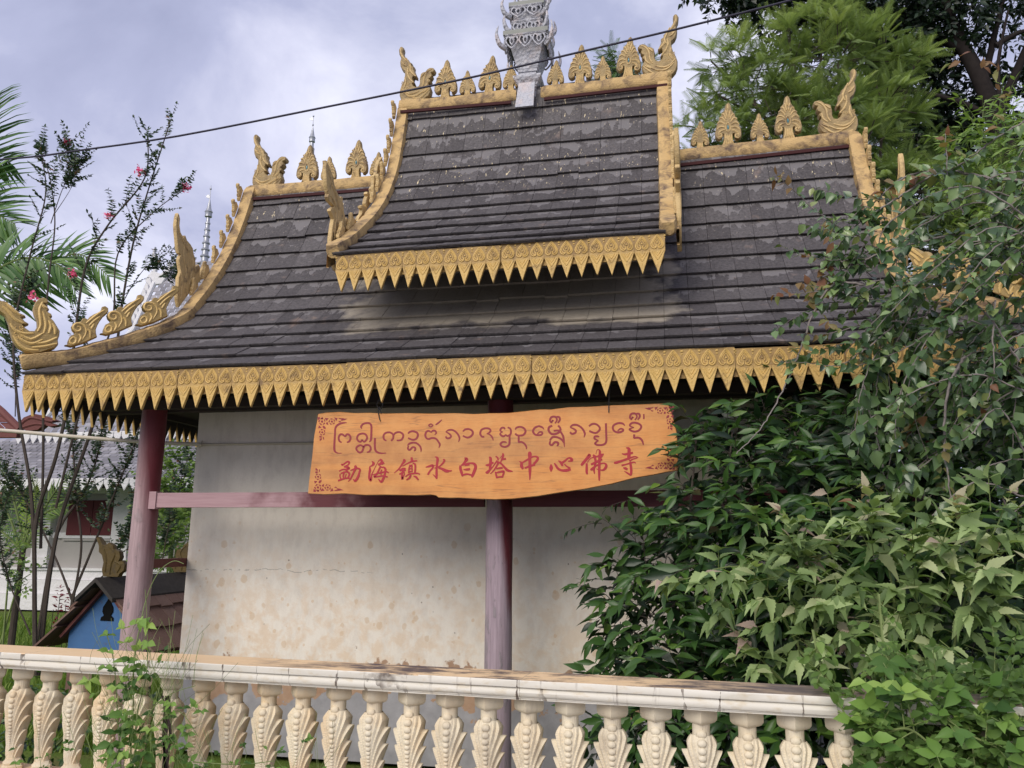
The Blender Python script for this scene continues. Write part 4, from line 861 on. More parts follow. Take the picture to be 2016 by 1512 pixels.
TAI = [(650, 820, kF, [
  [[(440,165,15),(360,165,40),(250,195,50),(160,280,46),(145,450,46),(130,700,50),(135,850,50),(200,910,30),(310,915,15)],[(310,650,30),(260,620,46),(235,540,46),(270,460,46),(330,450,46),(395,500,40),(440,450,46),(500,465,46),(530,540,46),(500,620,46),(440,650,35)]],
  [[(810,310,20),(790,260,46),(840,195,46),(930,170,46),(1010,185,50),(1045,250,50),(1045,400,50),(1035,580,50),(990,640,20)],[(815,580,30),(780,630,46),(720,610,46),(690,540,46),(730,460,46),(820,430,46),(900,450,46),(940,530,46),(910,600,46),(860,630,46),(815,580,30)],[(850,770,40),(810,730,40),(760,720,46),(690,760,46),(675,820,46),(740,895,46),(810,880,46),(845,800,46),(870,740,46),(930,710,46),(1000,730,46),(1030,800,46),(1000,870,46),(935,895,30)]],
  [[(1135,540,50),(1130,700,50),(1145,840,50),(1210,900,50),(1300,920,35),(1410,910,20)]],
  [[(1415,610,30),(1360,570,46),(1345,490,46),(1390,420,46),(1490,400,46),(1570,440,46),(1590,500,46),(1570,570,46),(1530,610,40)],[(1600,460,40),(1650,410,46),(1740,395,46),(1820,440,50),(1830,510,46),(1780,590,46),(1670,600,35)]]]),
 (790, 820, kF, [
  [[(185,430,35),(240,385,46),(320,375,50),(410,410,50),(430,480,50),(390,560,46),(300,585,46),(190,540,40)],[(175,730,20),(220,680,46),(310,655,46),(400,670,46),(480,740,46),(510,820,40),(505,890,12)],[(200,730,30),(185,800,46),(230,835,46),(300,770,46),(360,780,46),(365,830,46),(335,865,25)]],
  [[(845,460,15),(885,420,40),(860,365,46),(800,360,46),(760,395,30),(700,365,46),(640,390,46),(615,470,50),(640,540,46),(700,565,46),(780,540,46),(880,560,46),(950,650,46),(975,710,46),(950,785,15)],[(750,190,30),(700,225,30),(750,265,30),(800,225,30),(750,190,30)],[(870,215,30),(940,165,40),(1025,90,20)]],
  [[(1120,500,40),(1150,545,46),(1220,540,46),(1250,490,46),(1200,430,40),(1120,390,20)],[(1120,390,20),(1190,345,40),(1280,340,46),(1370,390,46),(1440,480,46),(1460,560,40),(1435,640,12)]],
  [[(1545,380,30),(1600,330,46),(1690,320,46),(1770,360,50),(1790,430,50),(1740,500,50),(1650,530,46),(1545,485,40)]]]),
 (930, 820, kF, [
  [[(310,510,46),(250,505,46),(210,430,50),(240,340,46),(330,300,46),(430,310,46),(465,360,46),(430,410,40),(370,435,25)],[(370,430,25),(450,460,35),(510,530,40),(530,605,15)]],
  [[(820,330,25),(800,290,46),(740,290,46),(705,350,46),(740,385,30),(770,390,15)],[(770,390,15),(720,410,30),(705,450,46),(760,495,50),(810,490,46),(840,460,30),(880,490,46),(950,460,50),(970,380,46),(950,310,46),(890,275,40)],[(935,480,46),(935,620,50),(920,710,50),(830,760,46),(740,740,46),(710,690,46),(760,640,46),(840,640,35),(855,665,20)]],
  [[(1075,335,30),(1110,285,46),(1200,265,46),(1290,300,50),(1330,380,50),(1280,460,50),(1200,480,46),(1120,470,46),(1075,430,46)],[(1160,480,46),(1160,560,46),(1160,650,46)],[(1150,640,46),(1240,640,46),(1310,690,46),(1350,760,40),(1350,820,20)]],
  [[(1790,330,15),(1740,275,46),(1650,250,46),(1560,290,50),(1515,370,50),(1560,450,50),(1640,470,46),(1720,460,46),(1750,410,40),(1690,390,40),(1620,440,25)]]]),
 (1070, 810, kI, [
  [[(165,265,36),(110,290,40),(100,350,40),(150,410,40),(230,410,40),(300,370,40),(310,310,36),(270,260,36)],[(190,355,30),(290,355,36),(350,430,36),(370,500,36),(385,650,12)],[(185,185,30),(170,165,20),(150,205,30),(125,170,36),(150,110,36),(220,105,36),(250,160,30),(215,220,25)],[(240,105,30),(290,110,36),(300,160,36),(265,215,25)],[(120,530,30),(170,470,36),(250,470,36),(330,510,36),(375,570,30)],[(130,540,25),(120,590,36),(160,610,36),(210,560,36),(270,570,36),(265,610,30),(245,630,15)]],
  [[(485,380,36),(520,410,36),(580,390,36),(580,340,36),(485,290,20)],[(485,290,20),(540,250,36),(620,255,36),(700,310,36),(750,400,36),(735,475,12)]],
  [[(825,275,30),(880,235,36),(950,235,36),(1015,290,36),(1010,350,36),(940,395,36),(830,360,36)],[(1130,220,36),(1135,400,36),(1135,550,36),(1080,605,36),(980,610,36),(935,580,36),(995,530,25)],[(995,530,20),(930,500,36),(930,460,36),(980,455,36),(1010,465,20)]],
  [[(1470,265,15),(1430,225,36),(1340,220,36),(1260,270,36),(1270,350,36),(1350,385,36),(1430,360,36),(1440,330,30),(1390,320,30),(1340,360,20)]],
  [[(1635,295,12),(1560,265,30),(1590,220,36),(1660,210,36),(1740,240,36),(1765,290,36),(1720,350,36),(1640,370,36),(1570,345,36),(1560,320,30),(1635,295,12)],[(1640,420,36),(1635,490,36)],[(1630,488,30),(1720,480,36),(1780,530,36),(1805,610,20)],[(1622,127,30),(1607,107,20),(1587,147,30),(1562,112,36),(1587,52,36),(1657,47,36),(1687,102,30),(1652,162,25)],[(1677,47,30),(1727,52,36),(1737,102,36),(1702,157,25)],[(1810,55,26),(1812,100,26),(1810,145,26)]]])]
for ox, oy, kk, GS in TAI:
    for S in GS:
        m = MB()
        for i, st in enumerate(S): strokes(ox, oy, kk, [st], m, .0225+i*.0002)
        m.build('tai_letter', MT['dred'], board)
# floral corners
def corner(cx, cy, sx, sy, mtn):
    m = MB(); kk = 80/1861.
    P = lambda x, y: (cx+sx*(x-220)*kk, cy+sy*(y-1250)*kk)
    def poly(pts, d=.0225):
        V = [fs(*P(x, y), d) for x, y in pts]; m.add(V, [tuple(range(len(V)))], random.random())
    def flower(x, y, r):
        for i in range(5):
            a = i*2*pi/5+.4
            o = [(x+r*cos(a+da)*q, y+r*sin(a+da)*q) for da, q in ((-.48, .72), (-.42, .95), (-.12, .86), (.12, 1.05), (.42, .95), (.48, .70), (.15, .62), (0, .70), (-.15, .62))]
            poly(o)
        poly([(x+r*.33*cos(a), y+r*.33*sin(a)) for a in np.linspace(0, 2*pi, 8)[:-1]])
    flower(440, 560, 150); flower(430, 1050, 165); flower(880, 1050, 150)
    for pts in ([(330, 150), (430, 240), (420, 290), (320, 270)], [(470, 250), (530, 210), (510, 350), (480, 350)], [(290, 340), (380, 310), (460, 350), (340, 410)],
                [(255, 745), (410, 770), (290, 880)], [(460, 850), (470, 750), (595, 700), (590, 790), (520, 860)], [(235, 1110), (345, 1190), (340, 1250), (225, 1250)],
                [(540, 1220), (640, 1080), (735, 1200)], [(610, 940), (715, 890), (700, 1010), (640, 1020)], [(980, 1240), (1080, 1070), (1140, 1200)],
                [(1170, 1050), (1240, 1010), (1310, 1060), (1250, 1080)], [(1270, 1080), (1460, 1110), (1600, 1180), (1400, 1190)], [(1180, 1190), (1330, 1130), (1440, 1195), (1190, 1215)], [(370, 1160), (420, 1200), (400, 1250), (480, 1240), (490, 1180)]): poly(pts)
    m.build('floral_corner', MT[mtn], board)
corner(619, 968.5, 1, 1, 'dred'); corner(627, 822, 1, -1, 'dred'); corner(1328, 801, -1, -1, 'dred'); corner(1329, 925.5, -1, 1, 'dred')
for pts in ([(748, 788), (744, 797), (747, 806), (753, 806), (756, 797), (752, 789)], [(749, 802), (747, 812), (749, 824), (751, 830)], [(749, 803), (752, 812), (753, 815)], [(1203, 760), (1200, 780), (1199, 800), (1199, 813)]):
    m = MB(); m.tube([fs(u, v, .028) for u, v in pts], .0042, 6); m.build('hanging_wire', MT['wire'], sign)
for (u, v) in ((750, 745), (1204, 745)):
    m = MB(); a = np.array(fs(u, 791 if u < 1000 else 762, .028)); m.tube([a, (a[0], a[1], 3.0)], .003, 5); m.build('hanging_wire', MT['wire'], sign)

# ================================================================ BALUSTRADE
bal = thing('stone_balustrade', (-1.5, 3.8, .0), 'cream stone balustrade with leaf carved balusters along the front of the temple', 'balustrade')
bt = np.array([1, -.065]); bt /= np.linalg.norm(bt); bnm = np.array([-bt[1], bt[0]])
def bp(X, q=0.0): return np.array([X, 3.624-.065*X])+bnm*q
prof = [(.0, .900), (.0, .9055), (-.004, .907), (-.004, .911), (-.012, .914), (-.017, .923), (-.0175, .933), (-.013, .944), (-.006, .951), (-.006, .954), (-.020, .955), (-.021, .958), (-.021, .981), (-.018, .985)]
prof = prof + [(.21-q, z) for q, z in prof[::-1]]
XS = [-6.6, -5.05, -3.42, -2.02, -.70, .62, 1.95, 3.4]
for a, b in zip(XS, XS[1:]):
    m = MB(); N = 9; V = []
    for i in range(N):
        X = a+.001+(b-a-.002)*i/(N-1)
        for q, z in prof: p = bp(X, q+random.gauss(0, .0006)); V.append((p[0], p[1], z+random.gauss(0, .0006)))
    n = len(prof); Fc = [(i*n+k, (i+1)*n+k, (i+1)*n+(k+1) % n, i*n+(k+1) % n) for i in range(N-1) for k in range(n)]+[tuple(range(n)), tuple((N-1)*n+k for k in range(n))[::-1]]
    m.add(V, Fc); m.build('rail_section', MT['rail'], bal, smooth=35)
    m = MB(); V = []
    for X in (a+.001, b-.001):
        for q, z in ((-.01, .05), (-.01, .36), (.0, .375), (.20, .375), (.21, .36), (.21, .05)): p = bp(X, q); V.append((p[0], p[1], z))
    m.add(V, [(0, 6, 7, 1), (1, 7, 8, 2), (2, 8, 9, 3), (3, 9, 10, 4), (4, 10, 11, 5), (0, 1, 2, 3, 4, 5), (11, 10, 9, 8, 7, 6)]); m.build('base_kerb', MT['rail'], bal)
m = MB(); V = []
for X in (-6.6, 3.4):
    for q, z in ((.0, -.55), (.0, .049), (.20, .049), (.20, -.55)): p = bp(X, q); V.append((p[0], p[1], z))
m.add(V, [(0, 4, 5, 1), (1, 5, 6, 2), (2, 6, 7, 3), (0, 1, 2, 3), (7, 6, 5, 4)]); m.build('retaining_wall', MT['rail'], bal)
def baluster():
    m = MB()
    m.lathe([(.044, .9005), (.052, .899), (.0525, .860), (.0515, .845), (.045, .835), (.037, .830)][::-1], (0, 0, 0), 40, sq=.82, rot=pi/4)
    # fluted neck
    V = []; n = 48
    for z in (.839, .82, .79, .77):
        for k_ in range(n): r = .0365+(.0012 if k_ % 2 else 0)+(.004 if z < .78 else 0)+(.001 if z > .84 else 0); V.append((r*cos(2*pi*k_/n), r*sin(2*pi*k_/n), z))
    m.add(V, [(i*n+k_, (i+1)*n+k_, (i+1)*n+(k_+1) % n, i*n+(k_+1) % n) for i in range(3) for k_ in range(n)])
    # leaf carved belly
    nz, nt = 230, 120; V = []
    zs = np.linspace(.785, .425, nz)
    for z in zs:
        t_ = (.785-z)/.36
        r0 = np.interp(t_, [0, .08, .2, .4, .6, .8, .93, 1], [.040, .051, .057, .051, .041, .034, .031, .033])
        for k_ in range(nt):
            th = 2*pi*k_/nt; dth = abs((th-1.5*pi+pi) % (2*pi)-pi)     # angle from the front (-y)
            sd_ = min(dth, pi); w = sin(min(sd_, pi-sd_ if sd_ > pi/2 else sd_))
            ph = (z+.27*(1-sin(min(sd_, pi-sd_) if sd_ > pi/2 else sd_))**1.15)/.074+.25
            fr = ph-math.floor(ph); env = min(1, t_/.1)*min(1, (1-t_)/.06)
            d = .027*(1-.55*t_)*w**1.0*fr**1.4*env
            front = max(0, 1-sd_/.30)*.004
            V.append(((r0*1.1+d+front)*cos(th), (r0*.95+d*.6+front)*sin(th), z))
    m.add(V, [(i*nt+k_, (i+1)*nt+k_, (i+1)*nt+(k_+1) % nt, i*nt+(k_+1) % nt) for i in range(nz-1) for k_ in range(nt)])
    z = .790; r = .0235
    for i in range(17):
        t_ = (.785-z)/.36; r0 = np.interp(t_, [-.05, 0, .08, .2, .4, .6, .8, .93, 1], [.030, .036, .046, .052, .047, .038, .032, .030, .030])*.88
        m.ball((0, -r0*1.09-.004+(.006 if i == 0 else 0), z), r, 10, (1.0, .8, .84)); z -= r*1.42; r *= .915
        if z < .44: break
    m.lathe([(.036, .375), (.052, .376), (.052, .392), (.046, .398), (.048, .410), (.040, .418), (.037, .43)], (0, 0, 0), 24, sq=.5, rot=pi/4)
    return m.mesh('baluster', 35)
bme = baluster(); bme.materials.append(MT['baluster'])
p0 = np.array([-4.043, 0]); X0 = -3.538-.0; sp = .1909
for i in range(-14, 32):
    X = -3.545+i*sp*bt[0]; p = bp(X+.002, .105)
    o = bpy.data.objects.new('baluster', bme); link(o, bal, Matrix.Translation((p[0], p[1], random.gauss(0, .0005))) @ Matrix.Rotation(math.atan2(bt[1], bt[0])+random.gauss(0, .03), 4, 'Z'))

# ================================================================ CABLE AND PIPE
m = MB(); pts = [(-300, 322), (-100, 320), (0, 314), (80, 307), (150, 297), (350, 268), (640, 211), (868, 165), (987, 139), (1160, 98), (1334, 57), (1559, 0), (1760, -55), (2100, -150)]
m.tube(cr_spline([at(u, v, 5.6) for u, v in pts], 4), .0085, 8)
tag(m.build('power_cable', MT['cable'], None, 60), 'black power cable strung across the sky in front of the ridge ornaments', 'cable')
m = MB(); P = [at(-200, 833, 6.9), at(0, 847, 7.15), at(150, 860, 7.4), at(285, 870, 7.6), at(398, 875, 7.665)]
m.tube(cr_spline(P, 6), [.020]*100, 8); m.tube([P[-1], at(640, 872, 7.67)], .011, 8); m.tube([at(398, 868, 7.67), at(396, 876, 7.64), at(392, 882, 7.67)], .006, 6)
tag(m.build('conduit_pipe', MT['pipe'], None, 60), 'pale thin pipe running from the wall out past the left column', 'pipe')

# ================================================================ SPIRIT HOUSE
hx_, hy0, hy1 = -6.40, 8.25, 9.95
spirit = thing('spirit_house', (hx_, 9.1, -.5), 'small blue spirit house on posts with a plank roof behind the left column', 'spirit house')
m = MB(); m.box(hx_-.46, hx_+.46, hy0+.04, hy1-.1, .30, .52)
m.add([(hx_-.46, hy0+.04, .521), (hx_+.46, hy0+.04, .521), (hx_, hy0+.04, 1.05), (hx_-.46, hy1-.1, .521), (hx_+.46, hy1-.1, .521), (hx_, hy1-.1, 1.05)], [(0, 1, 2), (5, 4, 3)])
m.build('cabinet', MT['blue'], spirit)
m = MB(); m.box(hx_-.48, hx_+.48, hy0+.02, hy1-.08, .262, .298); m.build('floor_board', MT['redwood'], spirit)
ok_ = [(-.085, 0), (.085, 0), (.080, .035), (.045, .06), (.07, .10), (.065, .15), (.03, .205), (0, .25), (-.03, .205), (-.065, .15), (-.07, .10), (-.045, .06), (-.080, .035)]
m = MB(); m.plate(ok_, .012, lambda x, y, d: (hx_+.02+x, hy0+.034+d, .66+y), .002); m.build('black_doorway_plate', MT['void'], spirit)  # flat black plate paints the dark of the opening; no recess
for sg in (-1, 1):
    m = MB(); m.beam((hx_, hy0+.0, 1.045), (hx_+sg*.52, hy0+.0, .475), .03, .06, (0, 1, 0)); m.build('gable_trim', MT['redwood'], spirit)
for sx in (-1, 1):
    for yy in (hy0+.1, hy1-.2):
        m = MB(); m.box(hx_+sx*.42-.035, hx_+sx*.42+.035, yy-.035, yy+.035, -.55, .261); m.build('post', MT['board'], spirit)
for sg in (-1, 1):
    sd_ = Vector((sg*.76, 0, -.80)).normalized(); nn = Vector((sg*.80, 0, .76)).normalized()
    for row in range(3):
        s0 = .10+row*.30; n = 9
        for i in range(n):
            w = (hy1-hy0+.30)/n; y0 = hy0-.14+i*w; L = .36+random.gauss(0, .008)
            a = Vector((hx_, y0+w/2, 1.10))+sd_*s0+nn*(.012+.0*row); b = a+sd_*L+nn*.035
            m = MB(); t_ = (b-a).normalized(); up_ = t_.cross(Vector((0, 1, 0))).normalized(); V = []
            for q in (a, b):
                for j, h in ((-1, -1), (1, -1), (1, 1), (-1, 1)): V.append(q+Vector((0, j*(w/2-.004), 0))+nn*h*.011)
            m.add(V, [(0, 1, 2, 3), (7, 6, 5, 4), (0, 4, 5, 1), (1, 5, 6, 2), (2, 6, 7, 3), (3, 7, 4, 0)]); m.build('roof_plank', MT['board'], spirit)
m = MB()
for sg in (-1, 1):
    V = [(hx_, hy0-.2, 1.15), (hx_, hy1+.14, 1.15), (hx_+sg*.24, hy1+.14, .93), (hx_+sg*.24, hy0-.2, .93)]
    m.add(V+[(x, y, z-.05) for x, y, z in V], [(0, 1, 2, 3), (7, 6, 5, 4), (2, 6, 7, 3), (0, 3, 7, 4), (1, 5, 6, 2)])
m.build('ridge_cap', MT['felt'], spirit)
fo = [(185, 1054), (189, 1052), (193, 1056), (197, 1066), (203, 1068), (210, 1063), (218, 1068), (220, 1076), (231, 1080), (233, 1092), (229, 1100), (236, 1098), (242, 1106), (240, 1118), (232, 1124), (228, 1131), (198, 1130), (196, 1116), (199, 1102), (196, 1088), (190, 1082), (190, 1070)]
for yy, fl_, du in ((hy0+.05, 1, 0), (hy1-.3, -1, 0)):
    m = MB(); c_ = at(213, 1130, hy0+.05)
    f = lambda x, y, d: ((at(x, y, hy0+.05)[0]-c_[0])*fl_+hx_+.02, yy+d, at(x, y, hy0+.05)[2]-c_[2]+1.15)
    m.plate(fo, .07, f, .8)
    for rb in ([(193, 1060), (200, 1075), (205, 1095), (203, 1120)], [(212, 1070), (222, 1085), (215, 1105), (212, 1125)], [(222, 1100), (233, 1108), (226, 1122)]):
        for s_ in (-1, 1): m.tube([f(x, y, s_*.035) for x, y in cr_spline(rb, 3)], .010, 5)
    m.build('naga_finial', MT['gold_dull'], spirit, 45)

# ================================================================ FAR HALL
hall = thing('temple_hall', (-16, 23, -.5), 'white walled temple hall with grey tiled roofs beyond the garden', 'temple')
def far_roof(name, u0, u1, prof_, rows, tw_, par, clip=None):
    """prof_: (Y, Z) from eave to top"""
    pf = Prof(prof_); m = MB(); st = pf.L/rows
    for i in range(rows):
        a, b = pf.at(i*st), pf.at((i+1)*st+.02); x = u0+(i % 2)*tw_*.5
        while x < u1:
            dz = random.gauss(0, .006); V = [(x+.01, a[0], a[1]+.05+dz), (x+tw_-.01, a[0], a[1]+.05+dz), (x+tw_-.01, b[0], b[1]+.015), (x+.01, b[0], b[1]+.015)]
            x += tw_
            if clip and not clip(V[0][0], a[0], a[1]): continue
            V += [(V[0][0], a[0], a[1]+.0), (V[1][0], a[0], a[1]+.0)]
            m.add(V, [(0, 1, 2, 3), (4, 5, 1, 0)])
    m.add([(u0, pf.P[0][0]+.05, pf.P[0][1]-.03), (u1, pf.P[0][0]+.05, pf.P[0][1]-.03), (u1, pf.P[-1][0]+.05, pf.P[-1][1]-.03), (u0, pf.P[-1][0]+.05, pf.P[-1][1]-.03)], [(0, 1, 2, 3)], .1) if not clip else None
    return m.build(name, MT['far_tile'], par, kind='stuff')
ze = float(at(200, 943, 19)[2]); zt1 = float(at(200, 862, 20.6)[2])
r1_ = MB(); r1_.box(-26, -5, 19.1, 24.5, ze-.12, ze-.06); hr1 = r1_.build('lower_tier_roof', MT['soffit'], hall)
far_roof('roof_tiles', -26, -5, [(19, ze), (19.8, ze+(zt1-ze)*.42), (20.6, zt1)], 13, .24, hr1)
ze2 = float(at(200, 850, 20.5)[2])
r2_ = MB(); r2_.box(-19.5, -4, 20.7, 25, ze2-.20, ze2-.14); hr2 = r2_.build('upper_tier_roof', MT['soffit'], hall)
hipa, hipb = at(75, 836, 20.5), at(262, 650, 22.0); hipc = at(304, 556, 22.9)
def clip2(x, y, z):
    if y > 22.9: return x > hipc[0]+.15
    if y < 22.0: lx = hipa[0]+(hipb[0]-hipa[0])*(y-20.5)/1.5
    else: lx = hipb[0]+(hipc[0]-hipb[0])*(y-22.0)/.9
    return x > lx
far_roof('roof_tiles', hipa[0], -4, [(20.5, ze2), (21.3, ze2+(hipb[2]-ze2)*.42), (22.0, hipb[2]), (22.5, hipb[2]+(hipc[2]-hipb[2])*.5), (22.9, hipc[2]), (23.15, hipc[2]+.7)], 40, .24, hr2, clip2)
m = MB(); m.tube([tuple(hipa), tuple(hipb), tuple(hipc)], .09, 8); m.build('white_hip', MT['far_wall'], hall, 40)
m = MB()
for i in range(9):
    f = .35+i*.075; q = hipb+(hipc-hipb)*((f-.35)/.6)
    m.plate([(0, 0), (.1, .1), (.06, .30), (-.02, .42), (-.08, .30), (-.16, .1)], .06, lambda x, y, d: (q[0]-.12+x, q[1]+d, q[2]+y), .01)
m.build('crest_flame', MT['far_wall'], hall)
q = hipc
m = MB(); m.plate([(-.3, 0), (-.42, .2), (-.3, .45), (-.12, .5), (-.10, .9), (-.22, 1.3), (-.10, 1.62), (-.08, 1.3), (.05, 1.0), (.1, .75), (.05, .55), (.3, .45), (.5, .62), (.62, .75), (.55, .95), (.72, .9), (.75, .6), (.6, .3), (.4, 0)], .12, lambda x, y, d: (q[0]+x*.8, q[1]+d, q[2]-.1+y*.85), .03); m.build('white_bird', MT['far_wall'], hall)
def far_fringe(x0, x1, y, z, par):
    m = MB(); w = .26; x = x0
    m.box(x0, x1, y+.02, y+.06, z-.10, z+.04)
    while x < x1:
        m.add([(x, y, z+.02), (x+w*.92, y, z+.02), (x+w*.92, y, z-.10), (x+w*.46, y, z-.30), (x, y, z-.10), (x, y+.05, z+.02), (x+w*.92, y+.05, z+.02), (x+w*.92, y+.05, z-.10), (x+w*.46, y+.05, z-.30), (x, y+.05, z-.10)],
              [(4, 3, 2, 1, 0), (5, 6, 7, 8, 9), (2, 3, 8, 7), (3, 4, 9, 8), (0, 1, 6, 5)]); x += w
    m.build('fringe', MT['far_wall'], par, kind='stuff')
far_fringe(-26, -5, 18.9, ze-.02, hr1); far_fringe(-19.5, -4, 20.42, ze2-.04, hr2)
m = MB(); m.box(-19.3, -4, 20.6, 24, zt1-.1, ze2-.15); m.build('clerestory', MT['soffit'], hall)
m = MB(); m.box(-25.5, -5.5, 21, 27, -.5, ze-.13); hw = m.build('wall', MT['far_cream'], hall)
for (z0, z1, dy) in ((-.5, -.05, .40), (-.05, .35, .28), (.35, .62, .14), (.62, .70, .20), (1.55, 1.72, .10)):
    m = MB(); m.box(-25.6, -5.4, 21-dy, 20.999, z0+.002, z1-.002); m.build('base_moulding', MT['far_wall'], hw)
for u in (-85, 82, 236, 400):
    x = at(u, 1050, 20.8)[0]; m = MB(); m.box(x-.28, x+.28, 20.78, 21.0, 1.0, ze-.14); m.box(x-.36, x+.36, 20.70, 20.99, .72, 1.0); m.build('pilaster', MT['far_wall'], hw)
x0, x1 = at(133, 1050, 20.95)[0], at(230, 1050, 20.95)[0]; z0, z1 = at(180, 1054, 20.9)[2], at(180, 985, 20.9)[2]
m = MB(); m.box(x0-.14, x1+.14, 20.93, 20.998, z0-.16, z1+.14); wf = m.build('window', MT['far_cream'], hw)
xm = (x0+x1)/2
for a, b in ((x0, xm-.01), (xm+.01, x1)): m = MB(); m.box(a, b, 20.88, 20.927, z0, z1); m.build('shutter', MT['shutter'], wf)
m = MB(); m.box(x0-.5, x1+.5, 20.86, 20.99, z1+.2, z1+.75); m.build('lintel_panel', MT['far_wall'], hw)

# silver spires
def spire(u, vt, vb, Y, label, rings, wpx, fr=.55):
    b = at(u, vb, Y); h = at(u, vt, Y)[2]-b[2]; s_ = Y/F_PX*1.02
    t_ = thing('pagoda_spire', b, label, 'spire')
    pr = []
    for i in range(rings):
        f = i/rings; r = wpx*s_*(1-.75*f); z = h*fr*f; dz = h*fr/rings
        pr += [(r, z), (r*1.05, z+dz*.15), (r*.72, z+dz*.35), (r*.70, z+dz*.95)]
    m = MB(); m.lathe([(pr[0][0], -8)]+pr, b, 12); m.build('ringed_cone', MT['spire'], t_, 40)
    m = MB(); w = wpx*s_
    g_ = (1-fr)/.45; m.lathe([(r_*w, h*(1-(1-q_)*g_)) for r_, q_ in ((.26, .55), (.42, .56), (.40, .61), (.48, .625), (.30, .66), (.16, .74), (.05, .80), (.04, .97), (.001, 1))], b, 12); m.build('umbrella_tip', MT['spire'], t_, 40)
    m = MB(); m.plate([(0, 0), (-.35, .1), (-.5, .35), (-.38, .3), (-.2, .45), (0, .25)], .03, lambda x, y, d: (b[0]+x*w*1.2, b[1]+d, b[2]+h*.90+y*w*1.2), .01); m.build('vane', MT['spire'], t_)
    m = MB()
    for f in (.83, .97): m.ball((b[0], b[1], b[2]+h*f), w*.14, 6)
    m.build('finial_ball', MT['spire'], t_, 60)
spire(392, 366, 640, 32, 'tall silver ringed pagoda spire behind the left flame hook', 16, 19, .76)
spire(610, 226, 350, 44, 'tip of a silver pagoda spire just behind a gem spade finial', 5, 16)

# maroon pavilion roof at the left edge
pav = thing('red_pavilion', (-9.6, 10.5, -.5), 'dark red painted pavilion roof corner at the left edge of the picture', 'pavilion')
A, B, D_ = at(-260, 720, 11.2), at(-34, 778, 11.0), at(40, 846, 10.8)
m = MB(); rows = 5
for i in range(rows):
    f0, f1 = i/rows, (i+1)/rows; E0 = at(-320, 850, 10.8); T0 = at(-300, 762, 11.6)
    q = lambda f, s_: (E0*(1-f)+T0*f)*(1-s_)+(D_*(1-f)+B*f)*s_
    for j in range(14):
        s0, s1 = j/14, (j+1)/14-.004; V = [q(f0, s0)+[0, -.03, .03], q(f0, s1)+[0, -.03, .03], q(f1, s1), q(f1, s0)]; m.add(V, [(0, 1, 2, 3)])
        m.add([V[0], V[1], V[1]-[0, 0, .03], V[0]-[0, 0, .03]], [(3, 2, 1, 0)])
m.build('roof', MT['redwood'], pav)
E0 = at(-320, 856, 10.8)
m = MB(); m.beam(E0, D_+[0, 0, -.06], .12, .14); m.tube([B, (B+D_)/2+[0, 0, .02], D_], .06, 8); m.build('eave_beam', MT['redwood'], pav)
m = MB(); m.box(E0[0]+.5, E0[0]+.7, 11.2, 11.4, -.55, E0[2]); m.build('post', MT['redwood'], pav)
co = [(38, 838), (52, 822), (70, 815), (95, 820), (118, 829), (98, 832), (120, 838), (104, 842), (92, 838), (80, 848), (60, 850), (48, 846)]
m = MB(); f = lambda x, y, d: tuple(at(x, y, 10.8)+np.array([0, d, 0])); m.plate(co, .12, f, 1)
for rb in ([(45, 838), (65, 824), (90, 828), (110, 831)], [(50, 843), (75, 836), (95, 838)]): m.tube([f(x, y, -.06) for x, y in cr_spline(rb, 3)], .02, 5)
m.build('carved_end', MT['redwood'], pav, 45)
# ================================================================ VEGETATION
def template(st, fold=.12, droop=.15):
    """st: (t, half width) from base to tip -> verts, tris"""
    V, T = [], []
    idx = []
    for t, w in st:
        z = -droop*t*t
        if w < 1e-4: V.append((t, 0, z)); idx.append((len(V)-1,)*3)
        else:
            V += [(t, w, z+fold*w), (t, 0, z), (t, -w, z+fold*w)]; idx.append((len(V)-3, len(V)-2, len(V)-1))
    for a, b in zip(idx, idx[1:]):
        for i, j in ((0, 1), (1, 2)):
            q = [a[i], a[j], b[j], b[i]]
            if a[i] == a[j]: T.append((a[i], b[j], b[i]))
            elif b[i] == b[j]: T.append((a[i], a[j], b[j]))
            else: T += [(q[0], q[1], q[2]), (q[0], q[2], q[3])]
    return np.array(V, float), np.array(T, int)
TPL = {
 'lance': template([(0, 0), (.12, .035), (.38, .15), (.62, .14), (.85, .055), (1, 0)], .35, .22),
 'ovate': template([(0, 0), (.10, .10), (.32, .27), (.60, .22), (.85, .07), (1, 0)], .35, .15),
 'round': template([(0, 0), (.15, .17), (.45, .30), (.80, .20), (1, 0)], .3, .12),
 'serr': template([(0, 0), (.08, .05), (.18, .15), (.21, .20), (.28, .22), (.30, .19), (.38, .22), (.42, .175), (.50, .19), (.54, .14), (.64, .14), (.67, .095), (.80, .07), (1, 0)], .30, .30),
 'blade': template([(0, .04), (.5, .035), (1, 0)], .2, .5),
 'tri': template([(0, 0), (.4, .24), (1, 0)], .3, .1),
 'small': template([(0, 0), (.45, .22), (1, 0)], .3, .1),
 'palm': template([(0, .012), (.3, .030), (.7, .022), (1, 0)], .5, .35),
}
def unit(v): v = np.asarray(v, float); return v/(np.linalg.norm(v, axis=-1, keepdims=True)+1e-9)
